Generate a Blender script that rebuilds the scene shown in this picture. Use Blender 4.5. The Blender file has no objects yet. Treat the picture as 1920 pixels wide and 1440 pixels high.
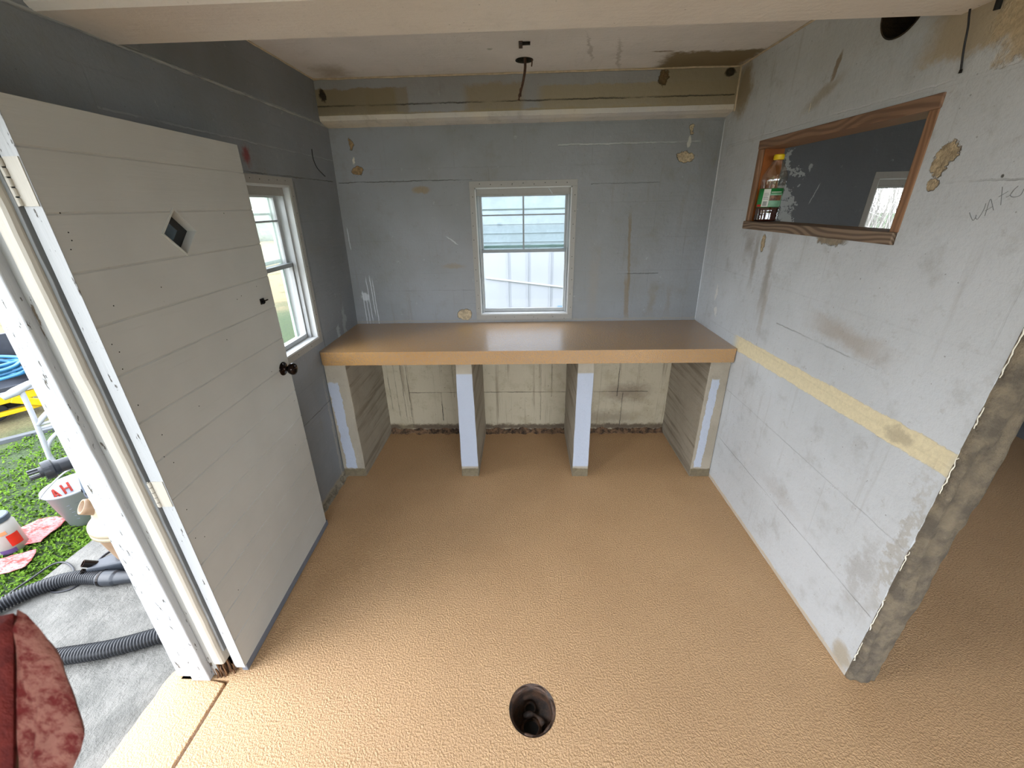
import bpy, bmesh, math, random
from mathutils import Vector, Matrix, noise
random.seed(7)
SC = bpy.context.scene
COL = SC.collection

# ------------------------------------------------------------------ camera
cam_d = bpy.data.cameras.new('camera'); cam = bpy.data.objects.new('camera', cam_d); COL.objects.link(cam)
SC.camera = cam
r_, u_, f_ = (Vector((0.999161, 0.026188, -0.019522+0.0)), Vector((0.0066, 0.4180, 0.9084)), Vector((-0.0317, 0.9080, -0.4180)))
YAW, PITCH, ROLL = -0.0349, 0.4313, -0.0215
f_ = Vector((math.sin(YAW)*math.cos(PITCH), math.cos(YAW)*math.cos(PITCH), -math.sin(PITCH)))
r0 = Vector((math.cos(YAW), -math.sin(YAW), 0)); u0 = r0.cross(f_)
r_ = r0*math.cos(ROLL)+u0*math.sin(ROLL); u_ = -r0*math.sin(ROLL)+u0*math.cos(ROLL)
M = Matrix((r_, u_, -f_)).transposed().to_4x4(); M.translation = Vector((0, 0, 1.6))
cam.matrix_world = M
cam_d.sensor_fit = 'HORIZONTAL'; cam_d.sensor_width = 36; cam_d.lens = 733.06/1920*36
cam_d.clip_start = .02; cam_d.clip_end = 200
cam_d.dof.use_dof = True; cam_d.dof.focus_distance = 2.0; cam_d.dof.aperture_fstop = 11

# ------------------------------------------------------------------ light
W = bpy.data.worlds.new('overcast_sky'); SC.world = W; W.use_nodes = True
wn = W.node_tree.nodes; wl = W.node_tree.links
bgn = wn['Background']; bgn.inputs['Strength'].default_value = 1.0
tc = wn.new('ShaderNodeTexCoord'); sx = wn.new('ShaderNodeSeparateXYZ'); wl.new(tc.outputs['Generated'], sx.inputs[0])
rp = wn.new('ShaderNodeValToRGB'); wl.new(sx.outputs['Z'], rp.inputs[0])
rp.color_ramp.elements[0].position = 0.0; rp.color_ramp.elements[0].color = (.80, .86, .93, 1)
rp.color_ramp.elements[1].position = .6; rp.color_ramp.elements[1].color = (.88, .95, 1.08, 1)
wl.new(rp.outputs[0], bgn.inputs[0])
SC.view_settings.view_transform = 'Standard'; SC.view_settings.look = 'None'
SC.view_settings.gamma = 1; SC.view_settings.use_curve_mapping = False
SC.view_settings.exposure = 2.88

sun_d = bpy.data.lights.new('low_sky_glow', 'SUN'); sun_d.energy = .55; sun_d.angle = math.radians(55); sun_d.color = (1, .97, .93)  # added wide soft sun, stands in for the bright low sky at left
sun = bpy.data.objects.new('low_sky_glow', sun_d); COL.objects.link(sun)
sun.rotation_euler = Vector((.88, .24, -.46)).to_track_quat('-Z', 'Y').to_euler(); sun.location = (-4, -1, 4)

def portal(name, loc, rot, sx, sy):
    d = bpy.data.lights.new(name, 'AREA'); d.shape = 'RECTANGLE'; d.size = sx; d.size_y = sy
    d.cycles.is_portal = True
    o = bpy.data.objects.new(name, d); COL.objects.link(o); o.location = loc; o.rotation_euler = rot
    return o

# ------------------------------------------------------------------ room numbers
XL, XR, LC, RC = -1.180, 1.170, .0383, -.0276      # the side walls lean a little with height
D = 2.594; ZC = 2.216; ZB = 2.016; YE = .89; TW = .10
X2 = 3.56; YF = -1.7
GZ = -.06; SZ = -.045
PI = math.pi
def LW(o, y, z): return Vector((XL+o+LC*z, y, z))
def RW(o, y, z): return Vector((XR+o+RC*z, y, z))
def ID(x, y, z): return Vector((x, y, z))

# ------------------------------------------------------------------ helpers
def s2l(c):
    c /= 255.
    return c/12.92 if c <= .04045 else ((c+.055)/1.055)**2.4
def C(r, g, b): return (s2l(r), s2l(g), s2l(b), 1)

ORG = {}
class MB:
    def __init__(s): s.v = []; s.f = []
    def add(s, vs, fs):
        n = len(s.v); s.v += [Vector(v) for v in vs]; s.f += [tuple(i+n for i in f) for f in fs]; return s
    def box(s, a, b, fn=ID):
        (x0, y0, z0), (x1, y1, z1) = a, b
        P = [fn(x, y, z) for z in (z0, z1) for y in (y0, y1) for x in (x0, x1)]
        return s.add(P, [(0, 2, 3, 1), (4, 5, 7, 6), (0, 1, 5, 4), (2, 6, 7, 3), (0, 4, 6, 2), (1, 3, 7, 5)])
    def bar(s, p, q, w, h, up=(0, 0, 1)):
        p = Vector(p); q = Vector(q); d = (q-p).normalized(); a = d.cross(Vector(up)).normalized(); b = a.cross(d)
        P = [t+a*i*w/2+b*j*h/2 for t in (p, q) for j in (-1, 1) for i in (-1, 1)]
        return s.add(P, [(0, 2, 3, 1), (4, 5, 7, 6), (0, 1, 5, 4), (2, 6, 7, 3), (0, 4, 6, 2), (1, 3, 7, 5)])
    def tube(s, pts, r, n=10, closed=False, cap=True):
        pts = [Vector(p) for p in pts]; k = len(pts); rr = r if callable(r) else (lambda t: r)
        vs = []; fs = []; prev = None
        for i, p in enumerate(pts):
            if closed: d = pts[(i+1) % k]-pts[i-1]
            else: d = pts[min(i+1, k-1)]-pts[max(i-1, 0)]
            d.normalize()
            if prev is None:
                a = d.orthogonal().normalized()
            else:
                a = (prev-d*prev.dot(d)).normalized()
            prev = a; b = d.cross(a); R = rr(i/(k-1))
            for j in range(n):
                t = 2*PI*j/n; vs.append(p+a*math.cos(t)*R+b*math.sin(t)*R)
        m = k if closed else k-1
        for i in range(m):
            for j in range(n):
                i2 = (i+1) % k; j2 = (j+1) % n
                fs.append((i*n+j, i*n+j2, i2*n+j2, i2*n+j))
        if cap and not closed:
            fs.append(tuple(reversed(range(n)))); fs.append(tuple((k-1)*n+j for j in range(n)))
        return s.add(vs, fs)
    def lathe(s, prof, n=32, o=(0, 0, 0), axis=(0, 0, 1), cap=True, sq=None):
        o = Vector(o); ax = Vector(axis).normalized(); a = ax.orthogonal().normalized(); b = ax.cross(a)
        if abs(ax.z) > .99: a = Vector((1, 0, 0)); b = Vector((0, 1, 0))
        vs = []; fs = []; k = len(prof)
        for (r, h) in prof:
            for j in range(n):
                t = 2*PI*j/n
                vs.append(o+ax*h+a*math.cos(t)*r+b*math.sin(t)*r)
        for i in range(k-1):
            for j in range(n):
                j2 = (j+1) % n; fs.append((i*n+j, i*n+j2, (i+1)*n+j2, (i+1)*n+j))
        if cap:
            fs.append(tuple(reversed(range(n)))); fs.append(tuple((k-1)*n+j for j in range(n)))
        return s.add(vs, fs)
    def prism(s, poly, h0, h1, fn=ID):
        n = len(poly); vs = [fn(x, y, h0) for x, y in poly]+[fn(x, y, h1) for x, y in poly]
        fs = [tuple(reversed(range(n))), tuple(range(n, 2*n))]+[(i, (i+1) % n, n+(i+1) % n, n+i) for i in range(n)]
        return s.add(vs, fs)
    def slab(s, fn, us, vs_, holes, w0, w1):
        """a thick sheet over the grid us x vs_, cells inside a hole left out; fn(u, v, w) -> point"""
        def inside(u, v): return any(a < u < b and c < v < d for a, b, c, d in holes)
        us = sorted(set(us) | {h[0] for h in holes} | {h[1] for h in holes}); us = [u for u in us]
        vs_ = sorted(set(vs_) | {h[2] for h in holes} | {h[3] for h in holes})
        idx = {}
        vv = []; ff = []
        def V(i, j, k):
            if (i, j, k) not in idx: idx[(i, j, k)] = len(vv); vv.append(fn(us[i], vs_[j], (w0, w1)[k]))
            return idx[(i, j, k)]
        full = lambda i, j: 0 <= i < len(us)-1 and 0 <= j < len(vs_)-1 and not inside((us[i]+us[i+1])/2, (vs_[j]+vs_[j+1])/2)
        for i in range(len(us)-1):
            for j in range(len(vs_)-1):
                if not full(i, j): continue
                ff.append((V(i, j, 1), V(i+1, j, 1), V(i+1, j+1, 1), V(i, j+1, 1)))
                ff.append((V(i, j, 0), V(i, j+1, 0), V(i+1, j+1, 0), V(i+1, j, 0)))
                if not full(i-1, j): ff.append((V(i, j, 0), V(i, j, 1), V(i, j+1, 1), V(i, j+1, 0)))
                if not full(i+1, j): ff.append((V(i+1, j, 0), V(i+1, j+1, 0), V(i+1, j+1, 1), V(i+1, j, 1)))
                if not full(i, j-1): ff.append((V(i, j, 0), V(i+1, j, 0), V(i+1, j, 1), V(i, j, 1)))
                if not full(i, j+1): ff.append((V(i, j+1, 0), V(i, j+1, 1), V(i+1, j+1, 1), V(i+1, j+1, 0)))
        return s.add(vv, ff)
    def build(s, name, mat, parent=None, bevel=0, smooth=False, seg=2, org=None, sub=0):
        me = bpy.data.meshes.new(name)
        o = bpy.data.objects.new(name, me); COL.objects.link(o)
        if parent is not None:
            g = ORG[parent.name]; ORG[o.name] = g; o.parent = parent
        else:
            g = Vector(org) if org is not None else Vector((0, 0, 0)); o.location = g; ORG[o.name] = g
        me.from_pydata([v-g for v in s.v], [], s.f)
        bm = bmesh.new(); bm.from_mesh(me); bmesh.ops.recalc_face_normals(bm, faces=bm.faces); bm.to_mesh(me); bm.free()
        me.materials.append(mat)
        if smooth:
            for p in me.polygons: p.use_smooth = True
        if bevel:
            md = o.modifiers.new('bevel', 'BEVEL'); md.width = bevel; md.segments = seg; md.limit_method = 'ANGLE'; md.angle_limit = .6
        if sub:
            md = o.modifiers.new('sub', 'SUBSURF'); md.levels = sub; md.render_levels = sub
        return o

def thing(name, label, cat, loc, group=None, kind=None):
    o = bpy.data.objects.new(name, None); COL.objects.link(o); o.location = loc; o.empty_display_size = .05
    ORG[o.name] = Vector(loc); tag(o, label, cat, group, kind); return o
def tag(o, label=None, cat=None, group=None, kind=None):
    if label: o['label'] = label
    if cat: o['category'] = cat
    if group: o['group'] = group
    if kind: o['kind'] = kind
    return o
def cut(o, cutter_mb):
    """subtract a shape and keep the result as plain mesh"""
    c = cutter_mb.build('cutter_shape', o.data.materials[0], org=(0, 0, 0))
    for md in list(o.modifiers): pass
    md = o.modifiers.new('cut', 'BOOLEAN'); md.object = c; md.solver = 'EXACT'; md.operation = 'DIFFERENCE'
    bpy.context.view_layer.update()
    dg = bpy.context.evaluated_depsgraph_get()
    me = bpy.data.meshes.new_from_object(o.evaluated_get(dg)); o.modifiers.clear(); o.data = me
    bpy.data.objects.remove(c)
    return o

def spline(pts, n=12, closed=False):
    pts = [Vector(p) for p in pts]; out = []; k = len(pts)
    rng = range(k if closed else k-1)
    for i in rng:
        if closed: a, b, c, d = pts[i-1], pts[i], pts[(i+1) % k], pts[(i+2) % k]
        else: a, b, c, d = pts[max(i-1, 0)], pts[i], pts[i+1], pts[min(i+2, k-1)]
        for j in range(n):
            t = j/n
            out.append(.5*((2*b)+(c-a)*t+(2*a-5*b+4*c-d)*t*t+(3*b-a-3*c+d)*t**3))
    if not closed: out.append(pts[-1])
    return out
def resample(pts, step):
    out = [pts[0]]; acc = 0
    for a, b in zip(pts, pts[1:]):
        L = (b-a).length; t = step-acc
        while t <= L: out.append(a+(b-a)*(t/L)); t += step
        acc = L-(t-step)
    return out

# ------------------------------------------------------------------ materials
class NT:
    def __init__(s, name):
        s.m = bpy.data.materials.new(name); s.m.use_nodes = True; s.t = s.m.node_tree
        s.b = s.t.nodes['Principled BSDF']; s.out = s.t.nodes['Material Output']
    def n(s, typ, ins=None, **pr):
        x = s.t.nodes.new('ShaderNode'+typ)
        for k, v in pr.items(): setattr(x, k, v)
        for k, v in (ins or {}).items(): s.set(x.inputs[k], v)
        return x
    def set(s, inp, v):
        if isinstance(v, bpy.types.NodeSocket): s.t.links.new(v, inp)
        elif hasattr(v, 'outputs'): s.t.links.new(v.outputs[0], inp)
        else: inp.default_value = v
    def math(s, op, a, b=0., clamp=False):
        x = s.n('Math', operation=op, use_clamp=clamp); s.set(x.inputs[0], a); s.set(x.inputs[1], b); return x.outputs[0]
    def ss(s, v, a, b):   # smooth 0..1 between a and b
        x = s.n('MapRange', interpolation_type='SMOOTHSTEP'); s.set(x.inputs[0], v)
        x.inputs[1].default_value = a; x.inputs[2].default_value = b; x.inputs[3].default_value = 0; x.inputs[4].default_value = 1
        return x.outputs[0]
    def mix(s, f, a, b):
        x = s.n('Mix', data_type='RGBA'); s.set(x.inputs[0], f); s.set(x.inputs[6], a); s.set(x.inputs[7], b); return x.outputs[2]
    def obj(s):
        if not hasattr(s, '_tc'): s._tc = s.n('TexCoord').outputs['Object']
        return s._tc
    def noise(s, scale, detail=3, rough=.5, vec=None, stretch=None):
        v = vec if vec is not None else s.obj()
        if stretch:
            mp = s.n('Mapping'); s.set(mp.inputs[0], v); mp.inputs[3].default_value = stretch; v = mp.outputs[0]
        x = s.n('TexNoise', {'Scale': scale, 'Detail': detail, 'Roughness': rough}); s.set(x.inputs['Vector'], v)
        return x
    def bump(s, h, dist, strength=1., prev=None):
        x = s.n('Bump', {'Strength': strength, 'Distance': dist, 'Height': h})
        if prev is not None: s.set(x.inputs['Normal'], prev)
        return x.outputs[0]
    def done(s, color=None, rough=None, normal=None, **kw):
        if color is not None: s.set(s.b.inputs['Base Color'], color)
        if rough is not None: s.set(s.b.inputs['Roughness'], rough)
        if normal is not None: s.set(s.b.inputs['Normal'], normal)
        for k, v in kw.items(): s.set(s.b.inputs[k.replace('_', ' ')], v)
        return s.m

def simple(name, col, rough=.5, var=.12, scale=8, bump=.0005, bscale=60, stretch=None, **kw):
    t = NT(name); nz = t.noise(scale, 4, .6, stretch=stretch)
    c = t.mix(t.ss(nz.outputs[0], .3, .7), tuple(x*(1-var) for x in col[:3])+(1,), tuple(min(1, x*(1+var)) for x in col[:3])+(1,))
    nm = t.bump(t.noise(bscale, 3).outputs[0], bump) if bump else None
    return t.done(c, rough, nm, **kw)

def painted(name, base, alt, ax, marks=(), seams=(), blocks=None, rough=.55, grime=.35, bump=.0026, front=None, grain=None, low=None):
    """old brushed paint on block; ax = the two plane axes; marks = (kind, u, v, su, sv, soft, colour, strength, distort)"""
    t = NT(name); o = t.obj()
    sep = t.n('SeparateXYZ'); t.set(sep.inputs[0], o); U, V = sep.outputs[ax[0]], sep.outputs[ax[1]]
    big = t.noise(1.7, 4, .6).outputs[0]; mid = t.noise(9, 5, .65).outputs[0]; fine = t.noise(55, 4, .7).outputs[0]
    col = t.mix(t.ss(big, .32, .7), base, alt)
    col = t.mix(t.math('MULTIPLY', t.ss(mid, .52, .78), grime), col, C(120, 116, 104))
    # vertical rain marks
    vs = [3, 3, 3]; vs[ax[0]] = 26; vs[ax[1]] = 1.6
    st = t.noise(1, 4, .6, stretch=tuple(vs)).outputs[0]
    col = t.mix(t.math('MULTIPLY', t.ss(st, .58, .8), grime*.8), col, C(118, 108, 92))
    f2 = t.noise(24, 6, .8).outputs[0]
    col = t.mix(t.math('MULTIPLY', t.ss(f2, .56, .72), grime*.9), col, C(128, 122, 110))
    col = t.mix(t.math('MULTIPLY', t.ss(t.noise(19, 6, .8, stretch=(1, 1.3, .8)).outputs[0], .62, .70), .25), col, C(206, 208, 208))
    # little specks
    vo = t.n('TexVoronoi', {'Scale': 26.0}); t.set(vo.inputs[0], o)
    sp = t.math('LESS_THAN', t.math('ADD', vo.outputs['Distance'], t.math('MULTIPLY', fine, .12)), .115)
    col = t.mix(t.math('MULTIPLY', sp, .45), col, C(70, 66, 60))
    dn1 = t.noise(14, 4, .65); dn2 = t.noise(60, 3, .6)
    sd = t.n('SeparateColor'); t.set(sd.inputs[0], dn1.outputs[1]); sd2 = t.n('SeparateColor'); t.set(sd2.inputs[0], dn2.outputs[1])
    du = t.math('ADD', t.math('SUBTRACT', sd.outputs[0], .5), t.math('MULTIPLY', t.math('SUBTRACT', sd2.outputs[0], .5), .5))
    dv = t.math('ADD', t.math('SUBTRACT', sd.outputs[1], .5), t.math('MULTIPLY', t.math('SUBTRACT', sd2.outputs[1], .5), .5))
    height = t.math('ADD', t.math('MULTIPLY', mid, .45), t.math('MULTIPLY', fine, .3))
    brush = [40, 40, 40]; brush[ax[0]] = 5
    height = t.math('ADD', height, t.math('MULTIPLY', t.noise(1, 3, .6, stretch=tuple(brush)).outputs[0], .3))
    for mk in marks:
        kind, cu, cv, su, sv, soft, mc, strg, dis = mk[:9]; ang = mk[9] if len(mk) > 9 else 0; dep = mk[10] if len(mk) > 10 else 0
        a = t.math('SUBTRACT', t.math('ADD', U, t.math('MULTIPLY', du, dis)), cu)
        b = t.math('SUBTRACT', t.math('ADD', V, t.math('MULTIPLY', dv, dis)), cv)
        if ang:
            ca, sa = math.cos(ang), math.sin(ang)
            a, b = t.math('ADD', t.math('MULTIPLY', a, ca), t.math('MULTIPLY', b, sa)), t.math('SUBTRACT', t.math('MULTIPLY', b, ca), t.math('MULTIPLY', a, sa))
        a = t.math('ABSOLUTE', t.math('DIVIDE', a, su)); b = t.math('ABSOLUTE', t.math('DIVIDE', b, sv))
        if kind == 'r': d = t.math('MAXIMUM', a, b)
        else: d = t.math('SQRT', t.math('ADD', t.math('MULTIPLY', a, a), t.math('MULTIPLY', b, b)))
        m = t.math('SUBTRACT', 1., t.ss(d, 1-soft, 1+soft*.2))
        if front: m = t.math('MULTIPLY', m, t.math('LESS_THAN', sep.outputs[1], front))
        mcol = mc
        if dep: mcol = t.mix(t.ss(fine, .35, .65), tuple(x*(1-.45*min(1, dep)) for x in mc[:3])+(1,), mc)
        col = t.mix(t.math('MULTIPLY', m, strg), col, mcol)
        if dep: height = t.math('SUBTRACT', height, t.math('MULTIPLY', m, t.math('ADD', .5*dep, t.math('MULTIPLY', dn2.outputs[0], dep))))
    if low:    # bare streaked masonry below a height: drips, soot specks
        lm = t.math('LESS_THAN', V, low)
        v2 = [3, 3, 3]; v2[ax[0]] = 45; v2[ax[1]] = 1.1
        dr = t.ss(t.noise(1, 5, .7, stretch=tuple(v2)).outputs[0], .56, .66)
        col = t.mix(t.math('MULTIPLY', t.math('MULTIPLY', dr, lm), .55), col, C(104, 90, 68))
        sk = t.ss(t.noise(70, 5, .8).outputs[0], .60, .66); sk = t.math('MULTIPLY', sk, t.ss(mid, .42, .6))
        col = t.mix(t.math('MULTIPLY', t.math('MULTIPLY', sk, lm), .75), col, C(66, 54, 40))
        col = t.mix(t.math('MULTIPLY', t.math('MULTIPLY', t.ss(mid, .48, .72), lm), .45), col, C(150, 138, 108))
    if grain:
        g2 = [26, 26, 26]; g2[grain] = 1.6
        gn = t.noise(1, 5, .65, stretch=tuple(g2)).outputs[0]
        col = t.mix(t.math('MULTIPLY', t.math('MULTIPLY', t.ss(gn, .45, .68), .6), t.math('GREATER_THAN', sep.outputs[1], 2.049)), col, C(92, 82, 66))
        height = t.math('ADD', height, t.math('MULTIPLY', gn, .8))
    for sm in seams:    # (axis 0/1, value, from, to, halfwidth, strength, light?)
        k, val, f0, f1, hw, strg = sm[:6]; lc = sm[6] if len(sm) > 6 else C(60, 56, 50)
        P, Q = (U, V) if k == 0 else (V, U)
        d = t.math('ABSOLUTE', t.math('SUBTRACT', t.math('ADD', P, t.math('MULTIPLY', du, .012)), val))
        m = t.math('SUBTRACT', 1., t.ss(d, hw*.4, hw))
        m = t.math('MULTIPLY', m, t.math('MULTIPLY', t.math('GREATER_THAN', Q, f0), t.math('LESS_THAN', Q, f1)))
        m = t.math('MULTIPLY', m, t.ss(t.noise(7, 3, .6).outputs[0], .25, .6))
        col = t.mix(t.math('MULTIPLY', m, strg), col, lc)
        height = t.math('SUBTRACT', height, t.math('MULTIPLY', m, .6*strg))
    if blocks:
        bw, bh, off, strg = blocks
        cb = t.n('CombineXYZ'); t.set(cb.inputs[0], t.math('ADD', U, t.math('MULTIPLY', du, .006))); t.set(cb.inputs[1], t.math('ADD', V, off))
        br = t.n('TexBrick', {'Scale': 1.0, 'Mortar Size': .0035, 'Mortar Smooth': .4, 'Brick Width': bw, 'Row Height': bh})
        t.set(br.inputs[0], cb.outputs[0])
        m = t.math('MULTIPLY', br.outputs['Fac'], t.ss(t.noise(3, 3, .6).outputs[0], .35, .65))
        col = t.mix(t.math('MULTIPLY', m, strg), col, C(78, 72, 62))
        height = t.math('SUBTRACT', height, t.math('MULTIPLY', m, strg))
    return t.done(col, rough, t.bump(height, bump*2.2))

def coating(name='tan_knockdown_coating', bmp=.0034, rough=.33, strg=.8, coat=0, k=1.):
    t = NT(name); o = t.obj()
    n1 = t.noise(150, 3, .6).outputs[0]; vo = t.n('TexVoronoi', {'Scale': 170.0}); t.set(vo.inputs[0], o)
    big = t.noise(2.2, 4, .6).outputs[0]
    col = t.mix(t.ss(big, .3, .7), C(196, 158, 115), C(208, 170, 126))
    if k != 1.: hs = t.n('HueSaturation', {'Value': k, 'Saturation': 1.28, 'Color': col}); col = hs.outputs[0]
    col = t.mix(t.ss(n1, .3, .7), tuple(x*.80*k for x in C(200, 162, 119)[:3])+(1,), col)
    h = t.math('ADD', t.ss(n1, .3, .75), t.math('MULTIPLY', vo.outputs['Distance'], .35))
    nm = t.bump(h, bmp, strg); nm = t.bump(t.noise(4, 3).outputs[0], .006, .5, nm)
    if coat: t.set(t.b.inputs['Coat Weight'], coat); t.set(t.b.inputs['Coat Roughness'], .12); t.set(t.b.inputs['Coat IOR'], 1.65); t.set(t.b.inputs['Coat Normal'], t.bump(h, .0004, .5))
    return t.done(col, rough, nm)
def concrete(name, a, b, sc=6, bump=.004, rough=.85, bs=40):
    t = NT(name); n1 = t.noise(sc, 6, .65).outputs[0]; n2 = t.noise(bs, 5, .7).outputs[0]
    col = t.mix(t.ss(n1, .35, .65), a, b); col = t.mix(t.math('MULTIPLY', t.ss(n2, .55, .75), .4), col, tuple(x*.45 for x in a[:3])+(1,))
    return t.done(col, rough, t.bump(t.math('ADD', n2, n1), bump))
def peeling(name, paint, under, scale=38, amount=.62, grain=(60, 60, 4), rough=.5, bump=.002):
    t = NT(name); g = t.noise(1, 5, .65, stretch=grain).outputs[0]; p = t.noise(scale, 5, .7, stretch=(1, 1, .22)).outputs[0]
    m = t.ss(p, amount, amount+.03)
    col = t.mix(t.math('MULTIPLY', t.ss(g, .55, .75), .35), paint, tuple(x*.6 for x in paint[:3])+(1,))
    col = t.mix(m, col, t.mix(t.ss(g, .4, .6), under, tuple(x*.5 for x in under[:3])+(1,)))
    h = t.math('SUBTRACT', g, t.math('MULTIPLY', m, 1.2))
    return t.done(col, rough, t.bump(h, bump))
def glass(name, tint=(1, 1, 1, 1), haze=0., hazecol=(.8, .85, .85, 1), gl=.02):
    t = NT(name); t.t.nodes.remove(t.b)
    tr = t.n('BsdfTransparent', {'Color': tint}); go = t.n('BsdfGlossy', {'Roughness': .03, 'Color': (1, 1, 1, 1)})
    mx = t.n('MixShader', {0: gl}); t.set(mx.inputs[1], tr.outputs[0]); t.set(mx.inputs[2], go.outputs[0]); last = mx
    if haze:
        df = t.n('BsdfDiffuse', {'Color': hazecol}); tl = t.n('BsdfTranslucent', {'Color': hazecol})
        m3 = t.n('MixShader', {0: .75}); t.set(m3.inputs[1], df.outputs[0]); t.set(m3.inputs[2], tl.outputs[0])
        m2 = t.n('MixShader'); nz = t.noise(9, 5, .7, stretch=(1, 1, 1)).outputs[0]
        t.set(m2.inputs[0], t.math('MULTIPLY', t.ss(nz, .2, .7), haze, True)); t.set(m2.inputs[1], mx.outputs[0]); t.set(m2.inputs[2], m3.outputs[0]); last = m2
    t.t.links.new(last.outputs[0], t.out.inputs[0]); return t.m

GB, GB2 = C(176, 184, 197), C(163, 170, 181)       # the blue-grey wall paint
BARE, BROWN = C(196, 176, 142), C(128, 108, 78)
CREAM = C(226, 215, 180)

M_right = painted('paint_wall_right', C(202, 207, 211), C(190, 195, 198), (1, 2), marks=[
    ('r', 1.46, .918, .62, .040, .12, CREAM, 1, .02, -.036, .22),
    ('r', 1.46, 1.15, 3, 3, .01, GB2, 0, 0),
    ('e', 1.225, 1.69, .030, .042, .12, BARE, 1, .05, .35, 1.4), ('e', 1.235, 1.628, .017, .018, .15, BARE, 1, .03, 0, 1.4),
    ('e', 1.985, 1.41, .018, .042, .15, BARE, 1, .03, 0, 1.2),
    ('e', 1.56, 1.452, .08, .018, .3, C(150, 132, 104), .9, .05, 0, .8),
    ('e', 1.76, 2.02, .014, .05, .4, BROWN, .8, .03, .3), ('e', 1.80, 1.95, .13, .028, .8, C(150, 135, 108), .6, .05, -.35),
    ('r', 1.22, 1.99, .20, .075, .35, C(172, 156, 126), .85, .08), ('e', 1.12, 1.95, .11, .09, .35, BARE, .9, .12, 0, .6),
    ('e', 2.44, 2.10, .10, .14, .5, C(150, 132, 98), .85, .1), 
    ('r', 1.90, 1.28, .030, .22, .9, C(122, 106, 84), .55, .04), ('r', 2.03, 1.33, .022, .16, .9, C(122, 106, 84), .5, .04),
    ('r', 2.10, 1.40, .05, .07, .9, C(120, 104, 84), .45, .05), ('r', 1.87, 1.12, .02, .14, .9, C(140, 122, 96), .4, .03),
    ('r', 1.36, 1.15, .22, .05, .9, C(156, 142, 124), .55, .06, .1),
    ('e', 2.36, 1.10, .012, .05, .3, C(226, 226, 224), .9, .05), ('e', 2.335, 1.0, .02, .03, .3, C(226, 226, 224), .9, .06),
    ('e', 1.067, 1.638, .004, .005, .4, C(60, 54, 48), .9, .01), ('e', 1.86, 1.92, .004, .02, .4, C(220, 214, 196), .9, .02),
    ('e', 1.05, .93, .05, .03, .5, C(150, 140, 120), .5, .06), ('e', .92, .6, .02, .35, .8, C(150, 142, 124), .5, .14), ('e', .98, .42, .06, .22, .9, C(140, 136, 128), .45, .2),
    ('e', .93, .06, .05, .06, .5, C(160, 146, 118), .7, .05),
    ('r', 1.6, .012, .9, .012, .5, C(190, 170, 135), .7, .02),
    ('e', 1.45, .38, .2, .05, .9, C(160, 156, 150), .3, .1)],
    seams=[(1, 1.09, 1.2, 1.75, .003, .35), (1, .62, .9, 2.1, .002, .2), (1, .31, .9, 2.1, .002, .4), (1, 1.87, 1.0, 2.5, .004, .3, C(220, 222, 226)), (1, 1.63, .88, 1.2, .003, .35)],
    blocks=(.62, .31, 0, .06), grime=.32, rough=.5)
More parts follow.
